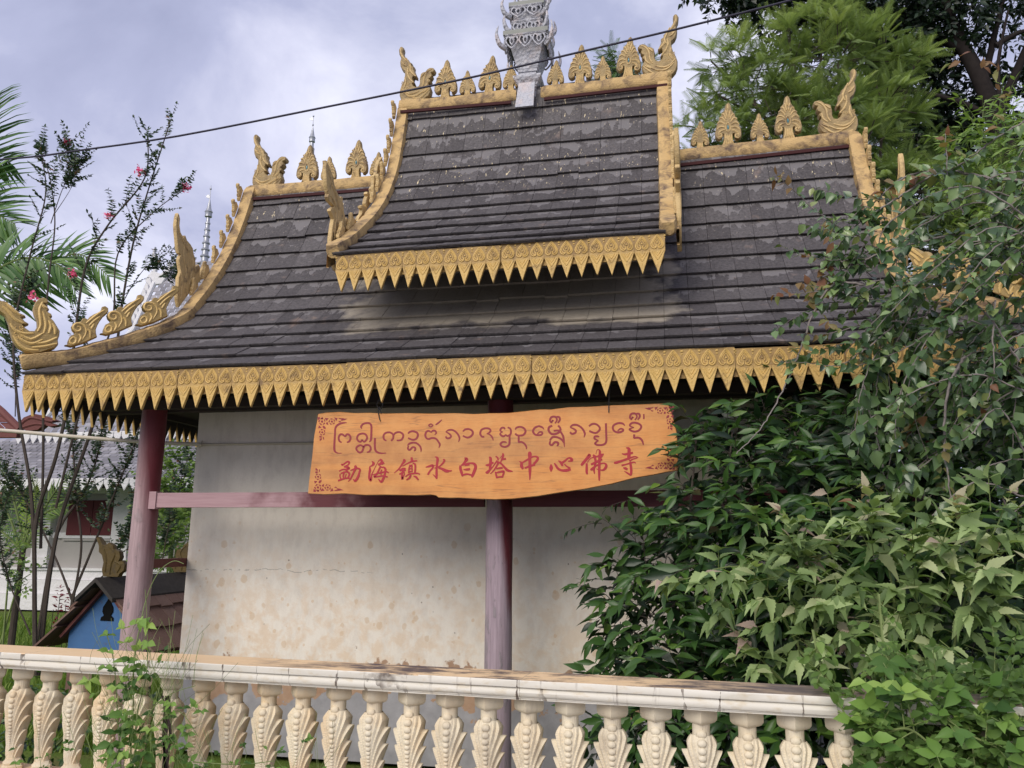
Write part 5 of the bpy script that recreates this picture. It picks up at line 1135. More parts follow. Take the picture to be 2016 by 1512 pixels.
class Leaves:
    def __init__(s, tpl): s.t = tpl; s.P = []; s.A = []; s.N = []; s.L = []; s.W = []; s.R = []
    def put(s, P, A, N, L, Wd=1.0, r=None):
        s.P.append(P); s.A.append(A); s.N.append(N); s.L.append(L); s.W.append(Wd); s.R.append(random.random() if r is None else r)
    def fin(s, par, mt, name='leaf', n_parts=0, vis=lambda u, v: True, rest='foliage'):
        P = np.array(s.P, float); A = unit(np.array(s.A, float)); N = np.array(s.N, float); L = np.array(s.L, float); Wd = np.array(s.W, float); R = np.array(s.R, float)
        S = unit(np.cross(N, A)); N = np.cross(A, S)
        TV, TT = TPL[s.t]; ids = np.arange(len(P)); CU = rng.uniform(.1, 2.4, len(P)) if s.t in ('lance', 'ovate', 'round', 'serr', 'tri') else np.ones(len(P))
        if n_parts:
            d = P-_C; zc = d@_F; u = 1008+F_PX*(d@_R)/zc; v = 756-F_PX*(d@_U)/zc
            sc = L*Wd**.5/zc; sc[(u < -10) | (u > 2030) | (v < 0) | (v > 1520) | (zc < .5)] = 0
            order = np.argsort(-sc)[:n_parts]; order = order[sc[order] > 0]
            qs = []
            for k_ in range(8):
                rv = (k_+.5)/8; me = np_mesh(name, TV, TT, np.full(len(TT), rv), MT[mt], True); qs.append(me)
            for i in order:
                me = qs[min(int(R[i]*8), 7)]
                o = bpy.data.objects.new(name, me); a, s_, n_ = A[i]*L[i], S[i]*L[i]*Wd[i], N[i]*L[i]*CU[i]
                link(o, par, Matrix(((a[0], s_[0], n_[0], P[i][0]), (a[1], s_[1], n_[1], P[i][1]), (a[2], s_[2], n_[2], P[i][2]), (0, 0, 0, 1))))
            ids = np.setdiff1d(ids, order)
        if len(ids):
            B = (P[ids][:, None, :] + L[ids][:, None, None]*(TV[None, :, 0:1]*A[ids][:, None, :] + Wd[ids][:, None, None]*TV[None, :, 1:2]*S[ids][:, None, :] + CU[ids][:, None, None]*TV[None, :, 2:3]*N[ids][:, None, :]))
            T = TT[None]+(np.arange(len(ids))*len(TV))[:, None, None]
            me = np_mesh(rest, B.reshape(-1, 3), T.reshape(-1, 3), np.repeat(R[ids], len(TT)), MT[mt], True)
            o = bpy.data.objects.new(rest, me); link(o, par); o['kind'] = 'stuff'; return o
def rv3(): 
    v = rng.normal(size=3); return v/np.linalg.norm(v)
UPV = np.array([0, 0, 1.])
def sprig(Lv, St, P, D, length, n, ll, wd=1.0, spread=.9, rr=None, droop=.3, up=.6, stem_r=.003, pair=False, jit=.25, tip=None):
    D = unit(D); pts = []; p = np.array(P, float); d = D.copy(); seg = length/max(n, 1)
    ph = random.random()*2*pi
    for i in range(n+1):
        pts.append(p.copy()); f = i/max(n, 1)
        if i > 0 or n == 1:
            side = unit(np.cross(d, UPV)+1e-3*rv3())
            for sg in ((1, -1) if pair else ((1 if i % 2 else -1),)):
                a = unit(d*(1-spread*.5)+side*sg*spread+UPV*random.uniform(-.35, .2)+rv3()*jit)
                nn = unit(UPV*up+rv3()*.45+np.array([0, -.35, 0]))
                r = random.random() if rr is None else min(max(rr+random.gauss(0, .12), 0), .999)
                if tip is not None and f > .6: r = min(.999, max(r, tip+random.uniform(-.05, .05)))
                Lv.put(p, a, nn, ll*random.uniform(.7, 1.15)*(1 if f < .7 else .75), wd, r)
        p = p+d*seg; d = unit(d+np.array([0, 0, -droop/max(n, 1)])+rv3()*.06)
    a = unit(d+rv3()*.2); Lv.put(pts[-1], a, unit(UPV*up+rv3()*.3+np.array([0, -.35, 0])), ll*.8, wd, (rr if rr is not None else random.random()) if tip is None else min(.999, tip))
    if St is not None: St.tube([tuple(q) for q in pts], [stem_r*(1-.6*i/len(pts)) for i in range(len(pts))], 4, cap=False)
def blobs(Lv, St, B, n_per, ll, **kw):
    for (u, v, Y, r) in B:
        c = at(u, v, Y); n = int(n_per*(r/.5)**2)
        rad = np.array([r, r*.8, r]) if not hasattr(r, '__len__') else np.array(r)
        for _ in range(n):
            q = rv3(); q[1] = -abs(q[1]) if random.random() < .6 else q[1]
            k_ = random.uniform(.45, 1.0); P = c+q*rad*k_
            D = unit(q+np.array([0, -.35, .25])+rv3()*.4)
            sprig(Lv, St, P, D, **kw, ll=ll)
TRIS = 0

# ---- dark glossy shrub hugging the temple front, right of the sign
gl = thing('glossy_shrub', at(1450, 1400, 5.9)*np.array([1, 1, 0])+np.array([0, 0, -.5]), 'tall dark glossy leaved shrub growing against the temple right of the hanging sign', 'shrub')
Lv, St = Leaves('lance'), MB()
B = [(1440, 835, 6.5, .17), (1500, 830, 6.5, .18), (1570, 825, 6.5, .2), (1640, 820, 6.5, .22), (1395, 860, 6.4, .12), (1418, 885, 6.2, .22), (1480, 885, 6.3, .27), (1560, 895, 6.2, .3), (1660, 920, 6.0, .34), (1780, 920, 5.9, .42), (1420, 980, 6.05, .38), (1530, 1000, 5.9, .48), (1350, 1020, 6.15, .26), (1330, 1090, 6.1, .30), (1260, 1110, 6.25, .22),
     (1230, 1190, 6.2, .22), (1300, 1180, 6.05, .32), (1420, 1120, 5.8, .45), (1550, 1150, 5.7, .5), (1260, 1270, 6.1, .28), (1340, 1280, 5.95, .38), (1460, 1280, 5.7, .48), (1600, 1300, 5.55, .5),
     (1310, 1390, 5.8, .42), (1250, 1440, 5.7, .34), (1420, 1420, 5.5, .5), (1560, 1450, 5.4, .5), (1700, 1420, 5.3, .5), (1700, 1050, 5.7, .55), (1850, 1080, 5.7, .6), (1980, 950, 5.8, .7), (1950, 1200, 5.4, .6), (1400, 835, 6.38, .15), (1820, 830, 6.9, .4), (1600, 830, 6.9, .3), (1990, 810, 6.6, .5)]
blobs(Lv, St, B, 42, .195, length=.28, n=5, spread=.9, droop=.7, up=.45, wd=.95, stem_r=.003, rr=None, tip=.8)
blobs(Lv, St, [(u, v+20, Y+.42, r*1.05) for u, v, Y, r in B if u > 1280 and v < 1400], 26, .17, length=.28, n=6, spread=.9, droop=.6, up=.45, wd=1.3, stem_r=.003, rr=.1)  # inner filler leaves coloured darker to paint shade into the shrub's depth
for u, v, Y in ((1450, 1480, 5.9), (1500, 1480, 5.8), (1620, 1480, 5.8), (1380, 1480, 6.0), (1750, 1480, 5.7), (1560, 1500, 5.9)):
    b = at(u, v, Y); b[2] = -.5; e_ = at(u+random.uniform(-60, 40), 850, 6.1); mid = (b+e_)/2+rv3()*.15
    St.tube(cr_spline([b, mid, e_], 6), [.022, .02, .018, .017, .016, .014, .013, .012, .011, .01, .009, .008, .007], 6)
gx = 0
for (u, v) in ((1225, 1090), (1130, 1130), (1200, 975), (1160, 1170), (1125, 1020)):     # loose twigs in front of the wall
    sprig(Lv, St, at(u+60, v+10, 6.2), np.array([-1, -.1, .0]), .26, 5, .11, spread=.9, rr=.5, droop=.5)
St.build('stems', MT['bark'], gl)
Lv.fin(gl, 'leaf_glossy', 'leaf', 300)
for o_ in gl.children:
    if o_.name.startswith('stems'): o_['kind'] = 'stuff'

# ---- pale broad leaved shrub in front
pl = thing('pale_shrub', at(1650, 1300, 4.9)*np.array([1, 1, 0])+np.array([0, 0, -.5]), 'leafy shrub with large pale toothed leaves spreading above the right end of the balustrade', 'shrub')
Lv, St = Leaves('serr'), MB()
B = [(1430, 1115, 4.95, .16), (1500, 1100, 4.9, .20), (1570, 1130, 4.85, .22), (1480, 1160, 4.9, .18), (1650, 1090, 4.8, .26), (1740, 1110, 4.7, .28), (1620, 1180, 4.8, .26), (1720, 1200, 4.7, .28), (1830, 1130, 4.7, .28), (1920, 1150, 4.6, .30), (1990, 1080, 4.6, .26), (1560, 1230, 4.85, .18), (1830, 1230, 4.6, .28), (1650, 1260, 4.8, .22), (1380, 1150, 4.95, .10)]
blobs(Lv, St, B, 46, .155, length=.17, n=2, spread=.75, droop=.2, up=.6, stem_r=.003, pair=True, rr=None, jit=.5)
canes_ = [[(1640, 1420, 5.0), (1560, 1250, 5.0), (1470, 1120, 4.95), (1350, 1140, 4.9)], [(1700, 1420, 4.9), (1640, 1200, 4.9), (1560, 1050, 4.9)], [(1760, 1420, 4.8), (1760, 1180, 4.8), (1720, 1010, 4.8)], [(1850, 1420, 4.7), (1900, 1180, 4.7), (1970, 1020, 4.6)], [(1780, 1400, 4.8), (1830, 1150, 4.7), (1870, 1030, 4.7)], [(1600, 1400, 4.9), (1520, 1320, 4.9), (1490, 1290, 4.9)]]
for c in canes_:
    P = cr_spline([at(*q) for q in c], 7); St.tube(P, np.linspace(.009, .003, len(P)), 6)
    for q in P[5::2]: sprig(Lv, St, q, rv3()+np.array([-.2, -.5, .5]), .12, 2, .14, spread=.8, pair=True, rr=random.choice((.5, .75, .9)), up=.8)
    sprig(Lv, St, P[-1], unit(P[-1]-P[-3])+UPV*.3, .14, 3, .13, pair=True, rr=.88, up=.7, tip=.97)
St.build('stems', MT['stem'], pl, kind='stuff'); Lv.fin(pl, 'leaf_light', 'leaf', 300)

# ---- thorny climber arching over the right part of the roof
cl = thing('thorny_climber', at(1900, 1300, 5.2)*np.array([1, 1, 0])+np.array([0, 0, -.5]), 'sprawling thorny climber with grey green leaves and reddish tips draped over the right roof', 'climbing plant')
Lv, St = Leaves('ovate'), MB(); LR, LO = Leaves('ovate'), 0
def cane(pts, r0, ll, dens=.040, lo=.0, hi=1.0, red=False, side=1.0, bare=0):
    P = cr_spline([at(*q) if len(q) == 3 else q for q in pts], 10); P = [p+rv3()*.004 for p in P]
    St.tube(P, np.linspace(r0, r0*.35, len(P)), 5); tot = 0
    acc = 0; sg = 1; n = len(P)
    for i in range(1, n):
        d = P[i]-P[i-1]; L = np.linalg.norm(d); d = d/(L+1e-9); acc += L
        while acc > dens:
            acc -= dens; f = i/n
            if lo <= f <= hi:
                sg *= -1; a = unit(d*.35+np.cross(d, rv3())*1.0+np.array([0, -.15, -.25]))
                (LR if (red and f > .8) else Lv).put(P[i]-d*acc, a, unit(rv3()*.6+UPV*.6+np.array([0, -.7, 0])), ll*random.uniform(.8, 1.25), random.uniform(1.1, 1.4), random.random()*.97)
            if random.random() < .25:
                q = rv3(); St.tube([P[i], P[i]+unit(np.cross(d, q))*.02], [.0022, .0004], 4, cap=False)
Yc = 5.0
C_ = [([(2080, 470, 4.9), (1960, 455, 4.9), (1850, 468, 4.9), (1730, 500, 5.0), (1650, 545, 5.1), (1600, 590, 5.2)], .010, .075), ([(2080, 360, 5.0), (1960, 352, 5.0), (1860, 336, 5.1), (1780, 350, 5.2), (1720, 400, 5.2)], .013, .08),
      ([(1850, 335, 5.1), (1760, 395, 5.1), (1690, 440, 5.1), (1640, 500, 5.1), (1590, 600, 5.1)], .008, .08), ([(1700, 560, 5.0), (1640, 560, 5.0), (1600, 620, 5.0), (1575, 690, 5.0), (1540, 770, 5.0), (1500, 840, 4.95), (1450, 893, 4.9)], .008, .065),
      ([(1820, 640, 5.1), (1730, 632, 5.1), (1640, 655, 5.1), (1575, 660, 5.1)], .005, .06), ([(1800, 560, 5.0), (1740, 550, 5.0), (1650, 570, 5.0), (1520, 580, 5.0)], .005, .06), ([(2030, 230, 4.9), (1950, 280, 5.0), (1880, 330, 5.0), (1800, 350, 5.1)], .008, .08),
      ([(1760, 640, 5.1), (1700, 690, 5.0), (1650, 720, 5.0), (1600, 715, 5.0), (1530, 712, 5.0)], .005, .065), ([(1700, 750, 5.2), (1715, 820, 5.2), (1735, 900, 5.2), (1748, 985, 5.2)], .009, .075), ([(1900, 700, 4.9), (1868, 760, 4.9), (1858, 850, 4.9), (1866, 940, 4.9), (1880, 1010, 4.9)], .010, .075),
      ([(1960, 590, 4.7), (1955, 660, 4.7), (1958, 720, 4.7), (1945, 790, 4.7)], .006, .07), ([(1700, 470, 5.1), (1640, 440, 5.1), (1590, 400, 5.1), (1530, 345, 5.0)], .006, .06), ([(1900, 420, 4.9), (1870, 380, 4.9), (1865, 330, 4.9), (1860, 262, 4.9)], .006, .07)]
for i, (pts, r0, ll) in enumerate(C_):
    bare = i in (3, 8, 9, 10)
    cane(pts, r0, ll, .050 if bare else .026, 0, .62 if i == 3 else 1.0, red=True)
for k_ in range(58):     # the tangled mass
    y0 = random.choice([random.uniform(250, 520), random.uniform(420, 760), random.uniform(640, 1050)]); Y0 = random.uniform(4.7, 5.6)
    L = random.uniform(180, 430)*(1.0 if y0 > 400 else .8)*(1.35 if 380 < y0 < 680 and random.random() < .4 else 1); x0 = random.uniform(1990, 2230); x1 = x0-L; dr = random.uniform(40, 190)
    if y0 < 420: x1 = max(x1, 1780)
    elif y0 < 800 and random.random() < .72: x1 = max(x1, 1725+random.uniform(0, 90))
    cane([(x0, y0+random.uniform(-40, 120), Y0), (x0-L*.35, y0-random.uniform(0, 60), Y0-.1), (x0-L*.7, y0+dr*.3, Y0-.1), (x1, y0+dr, Y0)], .006, random.uniform(.055, .088), .031, .1, 1, red=random.random() < .12)
for k_ in range(26):
    x0 = random.uniform(1700, 2010); y0 = random.uniform(640, 760); Y0 = random.uniform(5.0, 5.5)
    cane([(x0+50, y0-70, Y0), (x0, y0, Y0-.1), (x0-random.uniform(-20, 40), y0+random.uniform(60, 140), Y0-.1), (x0-random.uniform(-60, 60), y0+random.uniform(120, 300), Y0)], .004, random.uniform(.07, .10), .042, 0, 1)
for k_ in range(16):
    x0 = random.uniform(1700, 1790); y0 = random.uniform(380, 600); L = random.uniform(80, 190); Y0 = random.uniform(5.0, 5.3)
    cane([(x0, y0, Y0), (x0-L*.5, y0-random.uniform(-20, 30), Y0-.05), (x0-L, y0+random.uniform(-30, 60), Y0-.1)], .004, random.uniform(.055, .08), .026, 0, 1, red=random.random() < .2)
for u, v in ((1530, 350), (1640, 470), (1880, 60+60), (1960, 155), (1870, 275), (1880, 400), (1690, 1000), (1940, 830), (1850, 930), (1995, 190), (1880, 620), (1620, 640), (1640, 655), (1580, 690), (1965, 240), (1930, 130), (1900, 310)):
    P = at(u, v, 4.95)
    for j in range(4): LR.put(P+rv3()*.035, unit(rv3()+np.array([-.3, -.3, .25])), unit(rv3()*.5+np.array([0, -.8, .4])), random.uniform(.05, .09), .85, random.random())
St.build('canes', MT['twig'], cl, kind='stuff'); Lv.fin(cl, 'leaf_grey', 'leaf', 300); LR.fin(cl, 'leaf_redtip', 'young_leaf', 60, rest='young_foliage')

# ---- bean-like vine tumbling over the right end of the rail
vr = thing('rail_vine', at(1850, 1500, 3.6)*np.array([1, 1, 0])+np.array([0, 0, .05]), 'bright green vine with three lobed leaves tumbling over the right end of the balustrade', 'vine')
Lv, St = Leaves('ovate'), MB(); L2 = Leaves('round')
def trifol(L_, P, D, ll, rr=None, stem=None):
    D = unit(D); S = unit(np.cross(D, UPV)+rv3()*.05); N = unit(np.array([0, -.75, .55])+rv3()*.3); r = random.random() if rr is None else rr
    q = P+D*ll*.5
    if stem is not None: stem.tube([P, q], [.0016, .0012], 4, cap=False)
    for a in (D, unit(D*.25+S), unit(D*.25-S)): L_.put(q, a, N, ll*random.uniform(.85, 1.1), 1.05, min(r+random.uniform(0, .1), 1))
vcan = [[(1600, 1240, 3.75), (1620, 1320, 3.7), (1660, 1370, 3.65), (1720, 1420, 3.55), (1790, 1470, 3.5), (1850, 1540, 3.45)], [(1730, 1170, 3.9), (1738, 1260, 3.8), (1750, 1340, 3.7), (1770, 1420, 3.6), (1760, 1520, 3.5)], [(1700, 1330, 3.7), (1760, 1300, 3.6), (1800, 1350, 3.5), (1860, 1420, 3.45), (1960, 1470, 3.4)],
        [(1650, 1400, 3.5), (1730, 1440, 3.45), (1800, 1440, 3.4), (1900, 1540, 3.4)], [(1900, 1350, 3.8), (1860, 1420, 3.7), (1840, 1500, 3.6)], [(1990, 1380, 3.7), (1930, 1440, 3.6), (1900, 1540, 3.5)]]
for c in vcan:
    P = cr_spline([at(*q) for q in c], 8); St.tube(P, np.linspace(.006, .0035, len(P)), 5)
    for i in range(2, len(P), 2):
        for _ in range(2): sprig(L2, St, P[i], rv3()+np.array([0, -.5, .2]), .10, 4, .055, spread=.8, up=.5, rr=random.uniform(.15, .6))
blobs(L2, St, [(1760, 1450, 3.8, .16), (1850, 1420, 3.75, .2), (1950, 1420, 3.7, .22), (1900, 1500, 3.6, .22), (2010, 1480, 3.6, .22), (1800, 1500, 3.6, .16), (2000, 1370, 3.9, .2)], 260, .06, length=.12, n=5, spread=.85, droop=.4, up=.5, stem_r=.002, rr=.12)
for u, v, Y in ((1790, 1335, 3.4), (1810, 1375, 3.4), (1860, 1430, 3.35), (1900, 1495, 3.3), (1720, 1350, 3.45), (1760, 1300, 3.45), (1700, 1480, 3.3), (1960, 1440, 3.4), (1940, 1380, 3.5), (1830, 1500, 3.3), (1990, 1500, 3.3), (1880, 1370, 3.5), (1740, 1500, 3.3), (1690, 1420, 3.4), (1920, 1400, 3.5), (1980, 1340, 3.6), (2000, 1420, 3.5)):
    P = at(u, v, Y)
    for _ in range(2): trifol(Lv, P+rv3()*.05, rv3()+np.array([0, -.5, .1]), random.uniform(.055, .085), random.uniform(.2, 1), St)
for _ in range(190):
    u = random.uniform(1640, 2080); v = random.uniform(1330+max(0, (1760-u))*.5, 1560); P = at(u, v, random.uniform(3.45, 4.3)); trifol(Lv, P, rv3()+np.array([0, -.4, 0]), random.uniform(.05, .085), random.uniform(0, .5), St)
St.build('stems', MT['stem'], vr, kind='stuff'); Lv.fin(vr, 'leaf_vine', 'leaf', 200); L2.fin(vr, 'leaf_bush', 'small_leaf', 80, rest='small_foliage')

# ---- weedy vine climbing the rail at the left
vl = thing('climbing_vine', at(270, 1500, 3.7)*np.array([1, 1, 0])+np.array([0, 0, .05]), 'thin vine and weeds climbing up the balusters in front of the left column', 'vine')
Lv, St = Leaves('tri'), MB(); L3 = Leaves('ovate')
for c in ([(255, 1540, 3.6), (262, 1400, 3.6), (265, 1300, 3.55), (285, 1190, 3.6), (310, 1130, 3.62), (340, 1105, 3.65), (362, 1110, 3.65)], [(270, 1540, 3.6), (268, 1420, 3.6), (288, 1330, 3.58), (290, 1240, 3.6), (286, 1160, 3.6)], [(240, 1540, 3.55), (232, 1420, 3.55), (225, 1310, 3.55), (210, 1250, 3.55)],
          [(250, 1540, 3.5), (285, 1420, 3.5), (330, 1370, 3.5), (385, 1350, 3.5)], [(265, 1540, 3.5), (300, 1440, 3.5), (350, 1400, 3.5), (390, 1450, 3.5)], [(380, 1500, 3.5), (470, 1505, 3.5), (540, 1498, 3.5)]):
    P = cr_spline([at(*q) for q in c], 7); St.tube(P, np.linspace(.0032, .0016, len(P)), 5)
for u, v in ((235, 1270), (248, 1250), (262, 1235), (285, 1205), (215, 1260), (222, 1285), (298, 1255), (250, 1300), (275, 1290), (240, 1340), (262, 1345), (215, 1310), (272, 1240), (300, 1218)):
    trifol(L3, at(u, v, 3.52), rv3()+np.array([0, -.4, 0]), random.uniform(.05, .07), random.uniform(.5, 1), St)
for _ in range(62):
    u = random.gauss(262, 30); v = random.uniform(1300, 1540); P = at(u, v, random.uniform(3.42, 3.6))
    trifol(L3, P, rv3()+np.array([0, -.5, -.1]), random.uniform(.040, .068), random.uniform(0, .95), St)
for _ in range(22):
    u = random.gauss(345, 25); v = random.uniform(1355, 1500); trifol(L3, at(u, v, 3.5), rv3()+np.array([0, -.5, 0]), random.uniform(.03, .05), random.uniform(.1, .8), St)
for _ in range(130):     # wiry stalks
    u = random.gauss(275, 45); v = random.uniform(1300, 1520); P = at(u, v, random.uniform(3.42, 3.55)); Q = at(u+random.gauss(8, 34), v-random.uniform(40, 120), 3.5)
    M_ = (P+Q)/2+rv3()*.02; St.tube(cr_spline([P, M_, Q], 3), .0009, 3, cap=False)
for _ in range(40):
    u = random.uniform(60, 640); P = at(u, 1530, 3.5); Q = at(u+random.gauss(0, 40), random.uniform(1390, 1490), 3.45); St.tube(cr_spline([P, (P+Q)/2+rv3()*.04, Q], 3), .0010, 3, cap=False)
for _ in range(45):
    u = random.uniform(0, 650); trifol(L3, at(u, random.uniform(1450, 1530), 3.5), rv3()+np.array([0, -.5, .2]), random.uniform(.02, .04), random.uniform(0, .7), St)
St.build('stems', MT['stem'], vl, kind='stuff'); L3.fin(vl, 'leaf_vine', 'leaf', 240)
m = MB()
for _ in range(7):
    u = random.uniform(322, 338); P = [at(u+random.gauss(0, 4), v, 3.75) for v in (1560, 1500, 1450, 1400, 1370)]; m.tube(cr_spline(P, 3), .006, 5)
tag(m.build('dry_root', MT['root'], None), 'dark dry twisted root hanging between two balusters at the left', 'root')

# ---- flowering crape myrtle bushes behind the left end of the temple
def myrtle(name, label, base, stems, name_idx=0, flowers=()):
    t_ = thing(name, base, label, 'flowering tree', None); Lv, St, Fl = Leaves('ovate'), MB(), []
    for pts, r0, lf, leafy in stems:
        P = cr_spline([at(*q) for q in pts], 7); n = len(P); St.tube(P, np.linspace(r0, r0*.22, n)*(.9 if name_idx == 0 else .72), 6)
        for i in range(int(n*leafy), n):
            for _ in range(lf if name_idx == 0 else lf+(i % 2)):
                d = unit(P[i]-P[i-1]); D = unit(d*.7+rv3()*.9+UPV*.35)
                sprig(Lv, St, P[i], D, random.uniform(.16, .42), 8, .070, spread=1.0, droop=-.3, up=.4, stem_r=.0035, pair=True)
    St.build('branches', MT['bark'], t_); Lv.fin(t_, 'leaf_myrtle', 'leaf', 0)
    for (u, v, Y) in flowers:
        m = MB(); c = at(u, v, Y)
        for _ in range(34):
            p = c+rv3()*random.uniform(.01, .075); a, b = rv3()*.034, rv3()*.034; m.add([p, p+a, p+a+b, p+b], [(0, 1, 2, 3)])
        m.build('flower', MT['petal'], t_)
myrtle('crape_myrtle', 'crape myrtle with pink flowers and long bare stems rising behind the left roof corner', at(70, 1300, 9.3)*np.array([1, 1, 0])+[0, 0, -.5],
  [([(70, 1330, 9.3), (68, 1150, 9.3), (72, 1020, 9.3), (110, 900, 9.2), (135, 780, 9.2), (150, 640, 9.2), (170, 520, 9.2), (215, 440, 9.2), (285, 350, 9.2), (290, 260, 9.2)], .035, 1, .55),
   ([(75, 1330, 9.4), (95, 1150, 9.4), (120, 1020, 9.4), (175, 860, 9.4), (225, 700, 9.3), (240, 600, 9.3), (262, 480, 9.3), (290, 380, 9.3), (335, 240, 9.3)], .035, 1, .55),
   ([(68, 1100, 9.3), (60, 960, 9.3), (35, 800, 9.3), (28, 650, 9.3), (60, 500, 9.3), (90, 380, 9.3), (78, 290, 9.3)], .028, 1, .62),
   ([(80, 1080, 9.4), (85, 900, 9.4), (85, 720, 9.3), (95, 560, 9.3), (108, 440, 9.3), (98, 350, 9.3), (80, 300, 9.3)], .022, 1, .7),
   ([(110, 1000, 9.3), (160, 800, 9.2), (220, 640, 9.2), (232, 500, 9.2), (300, 420, 9.2), (360, 375, 9.2)], .02, 1, .6),
   ([(100, 440, 9.3), (120, 380, 9.3), (140, 330, 9.3), (136, 285, 9.3)], .008, 2, .4), ([(108, 420, 9.3), (140, 370, 9.3), (160, 318, 9.3)], .006, 2, .5)],
  flowers=((131, 280, 9.25), (275, 337, 9.15), (366, 370, 9.2), (215, 425, 9.2), (143, 538, 9.2), (64, 585, 9.2)))
myrtle('crape_myrtle', 'crape myrtle with forked trunks and small dark leaves before the far hall window', at(170, 1300, 10.2)*np.array([1, 1, 0])+[0, 0, -.5],
  [([(70, 1280, 10.2), (110, 1060, 10.2), (170, 960, 10.2), (200, 850, 10.2), (190, 740, 10.2), (160, 640, 10.2)], .03, 2, .35), ([(140, 1180, 10.2), (190, 1060, 10.2), (230, 960, 10.1), (262, 880, 10.1), (285, 800, 10.1)], .028, 2, .3),
   ([(140, 1200, 10.2), (160, 1080, 10.2), (150, 980, 10.2), (140, 860, 10.2), (110, 780, 10.2), (60, 700, 10.2)], .026, 2, .35), ([(145, 1190, 10.2), (110, 1100, 10.2), (60, 1000, 10.2), (20, 940, 10.2), (-30, 880, 10.2)], .024, 2, .35),
   ([(150, 1180, 10.2), (215, 1120, 10.2), (250, 1050, 10.2), (280, 970, 10.2)], .018, 2, .4), ([(60, 1250, 10.3), (20, 1150, 10.3), (0, 1050, 10.3), (20, 960, 10.3)], .018, 2, .3), ([(30, 820, 10.3), (30, 720, 10.3), (20, 640, 10.3), (60, 560, 10.3)], .012, 3, .2), ([(230, 620, 9.9), (262, 560, 9.9), (300, 520, 9.9), (345, 555, 9.9), (360, 530, 9.9)], .010, 2, .4), ([(320, 1100, 10.5), (340, 1000, 10.5), (370, 900, 10.5)], .012, 2, .1)], 1)

# ---- coconut-like palm at the left edge
pm = thing('palm_tree', at(-330, 1300, 12.5)*np.array([1, 1, 0])+[0, 0, -.5], 'palm with long feathery fronds reaching in from the left edge', 'palm')
def frond(par, pts, Y, ll, n=46, droop=.5, flip=0, mt='leaf_palm', col=None):
    P = cr_spline([at(u, v, Y+(dy[0] if dy else 0)) for u, v, *dy in pts], 10); Lf = Leaves('palm')
    fr = MB(); fr.tube(P, np.linspace(.028, .006, len(P)), 5); o = fr.build('frond', MT['stem'], par)
    for i in range(n):
        f = (i+.5)/n*(len(P)-1); a, b = int(f), min(int(f)+1, len(P)-1); q = P[a]*(1-(f-a))+P[b]*(f-a); d = unit(P[b]-P[a] if b > a else P[a]-P[a-1])
        S = unit(np.cross(d, np.array([0, 1., 0]))); fl_ = i/n
        for sg in (-1, 1):
            A = unit(S*sg+d*(.75+.5*fl_)+rv3()*.10+np.array([0, random.uniform(-.35, .15), -droop*.35]))
            Lf.put(q, A, unit(np.array([0, -.8, .5])+rv3()*.25), ll*(1-.45*abs(2*fl_-.75))*random.uniform(.9, 1.1), random.uniform(1.4, 2.1), random.random() if col is None else col)
    Lf.fin(o, mt, rest='leaflets')
frond(pm, [(-140, 560), (-60, 420), (-20, 280), (-8, 190)], 12.5, 1.15, 54, .3)
frond(pm, [(-300, 520), (-150, 400), (-60, 330), (20, 320)], 12.7, 1.1, 50, .5)
frond(pm, [(-260, 620), (-140, 480), (-40, 420), (30, 440)], 12.3, 1.05, 44, .6)
frond(pm, [(-200, 700), (-60, 620), (60, 545), (150, 500), (215, 545)], 12.6, .95, 56, .6)
frond(pm, [(-220, 640), (-60, 560), (40, 510), (110, 520), (150, 570)], 12.2, .9, 46, .7)
frond(pm, [(-180, 700), (-80, 560), (0, 505), (60, 530)], 12.4, .6, 34, .6)
m = MB(); b_ = at(-330, 1300, 12.5); b_[2] = -.6; e_ = at(-260, 640, 12.5); m.tube(cr_spline([b_, (b_+e_)/2+[.15, 0, 0], e_], 8), np.linspace(.17, .12, 17), 12); m.build('trunk', MT['bark'], pm, 60)

cy = thing('cycad', at(40, 1100, 12)*np.array([1, 1, 0])+[0, 0, -.5], 'cycad with arching leaves and bright lime new leaves in front of the far hall', 'palm')
for pts, mt, ll in (([(45, 1080), (52, 1000), (30, 930)], 'leaf_lime', .22), ([(45, 1080), (70, 990), (62, 935)], 'leaf_lime', .2), ([(50, 1080), (100, 980), (150, 925)], 'leaf_bush', .3), ([(40, 1080), (10, 1000), (-40, 960)], 'leaf_palm', .32), ([(50, 1080), (20, 960), (-10, 910)], 'leaf_bush', .28), ([(40, 1080), (-10, 1040), (-60, 1050)], 'leaf_palm', .3), ([(50, 1080), (90, 1010), (130, 1000)], 'leaf_bush', .26)):
    frond(cy, pts, 12, ll, 30, .2, mt=mt)
m = MB(); b_ = at(45, 1080, 12); m.tube([(b_[0], b_[1], -.6), tuple(b_)], [.06, .05], 10); m.build('trunk', MT['bark'], cy)

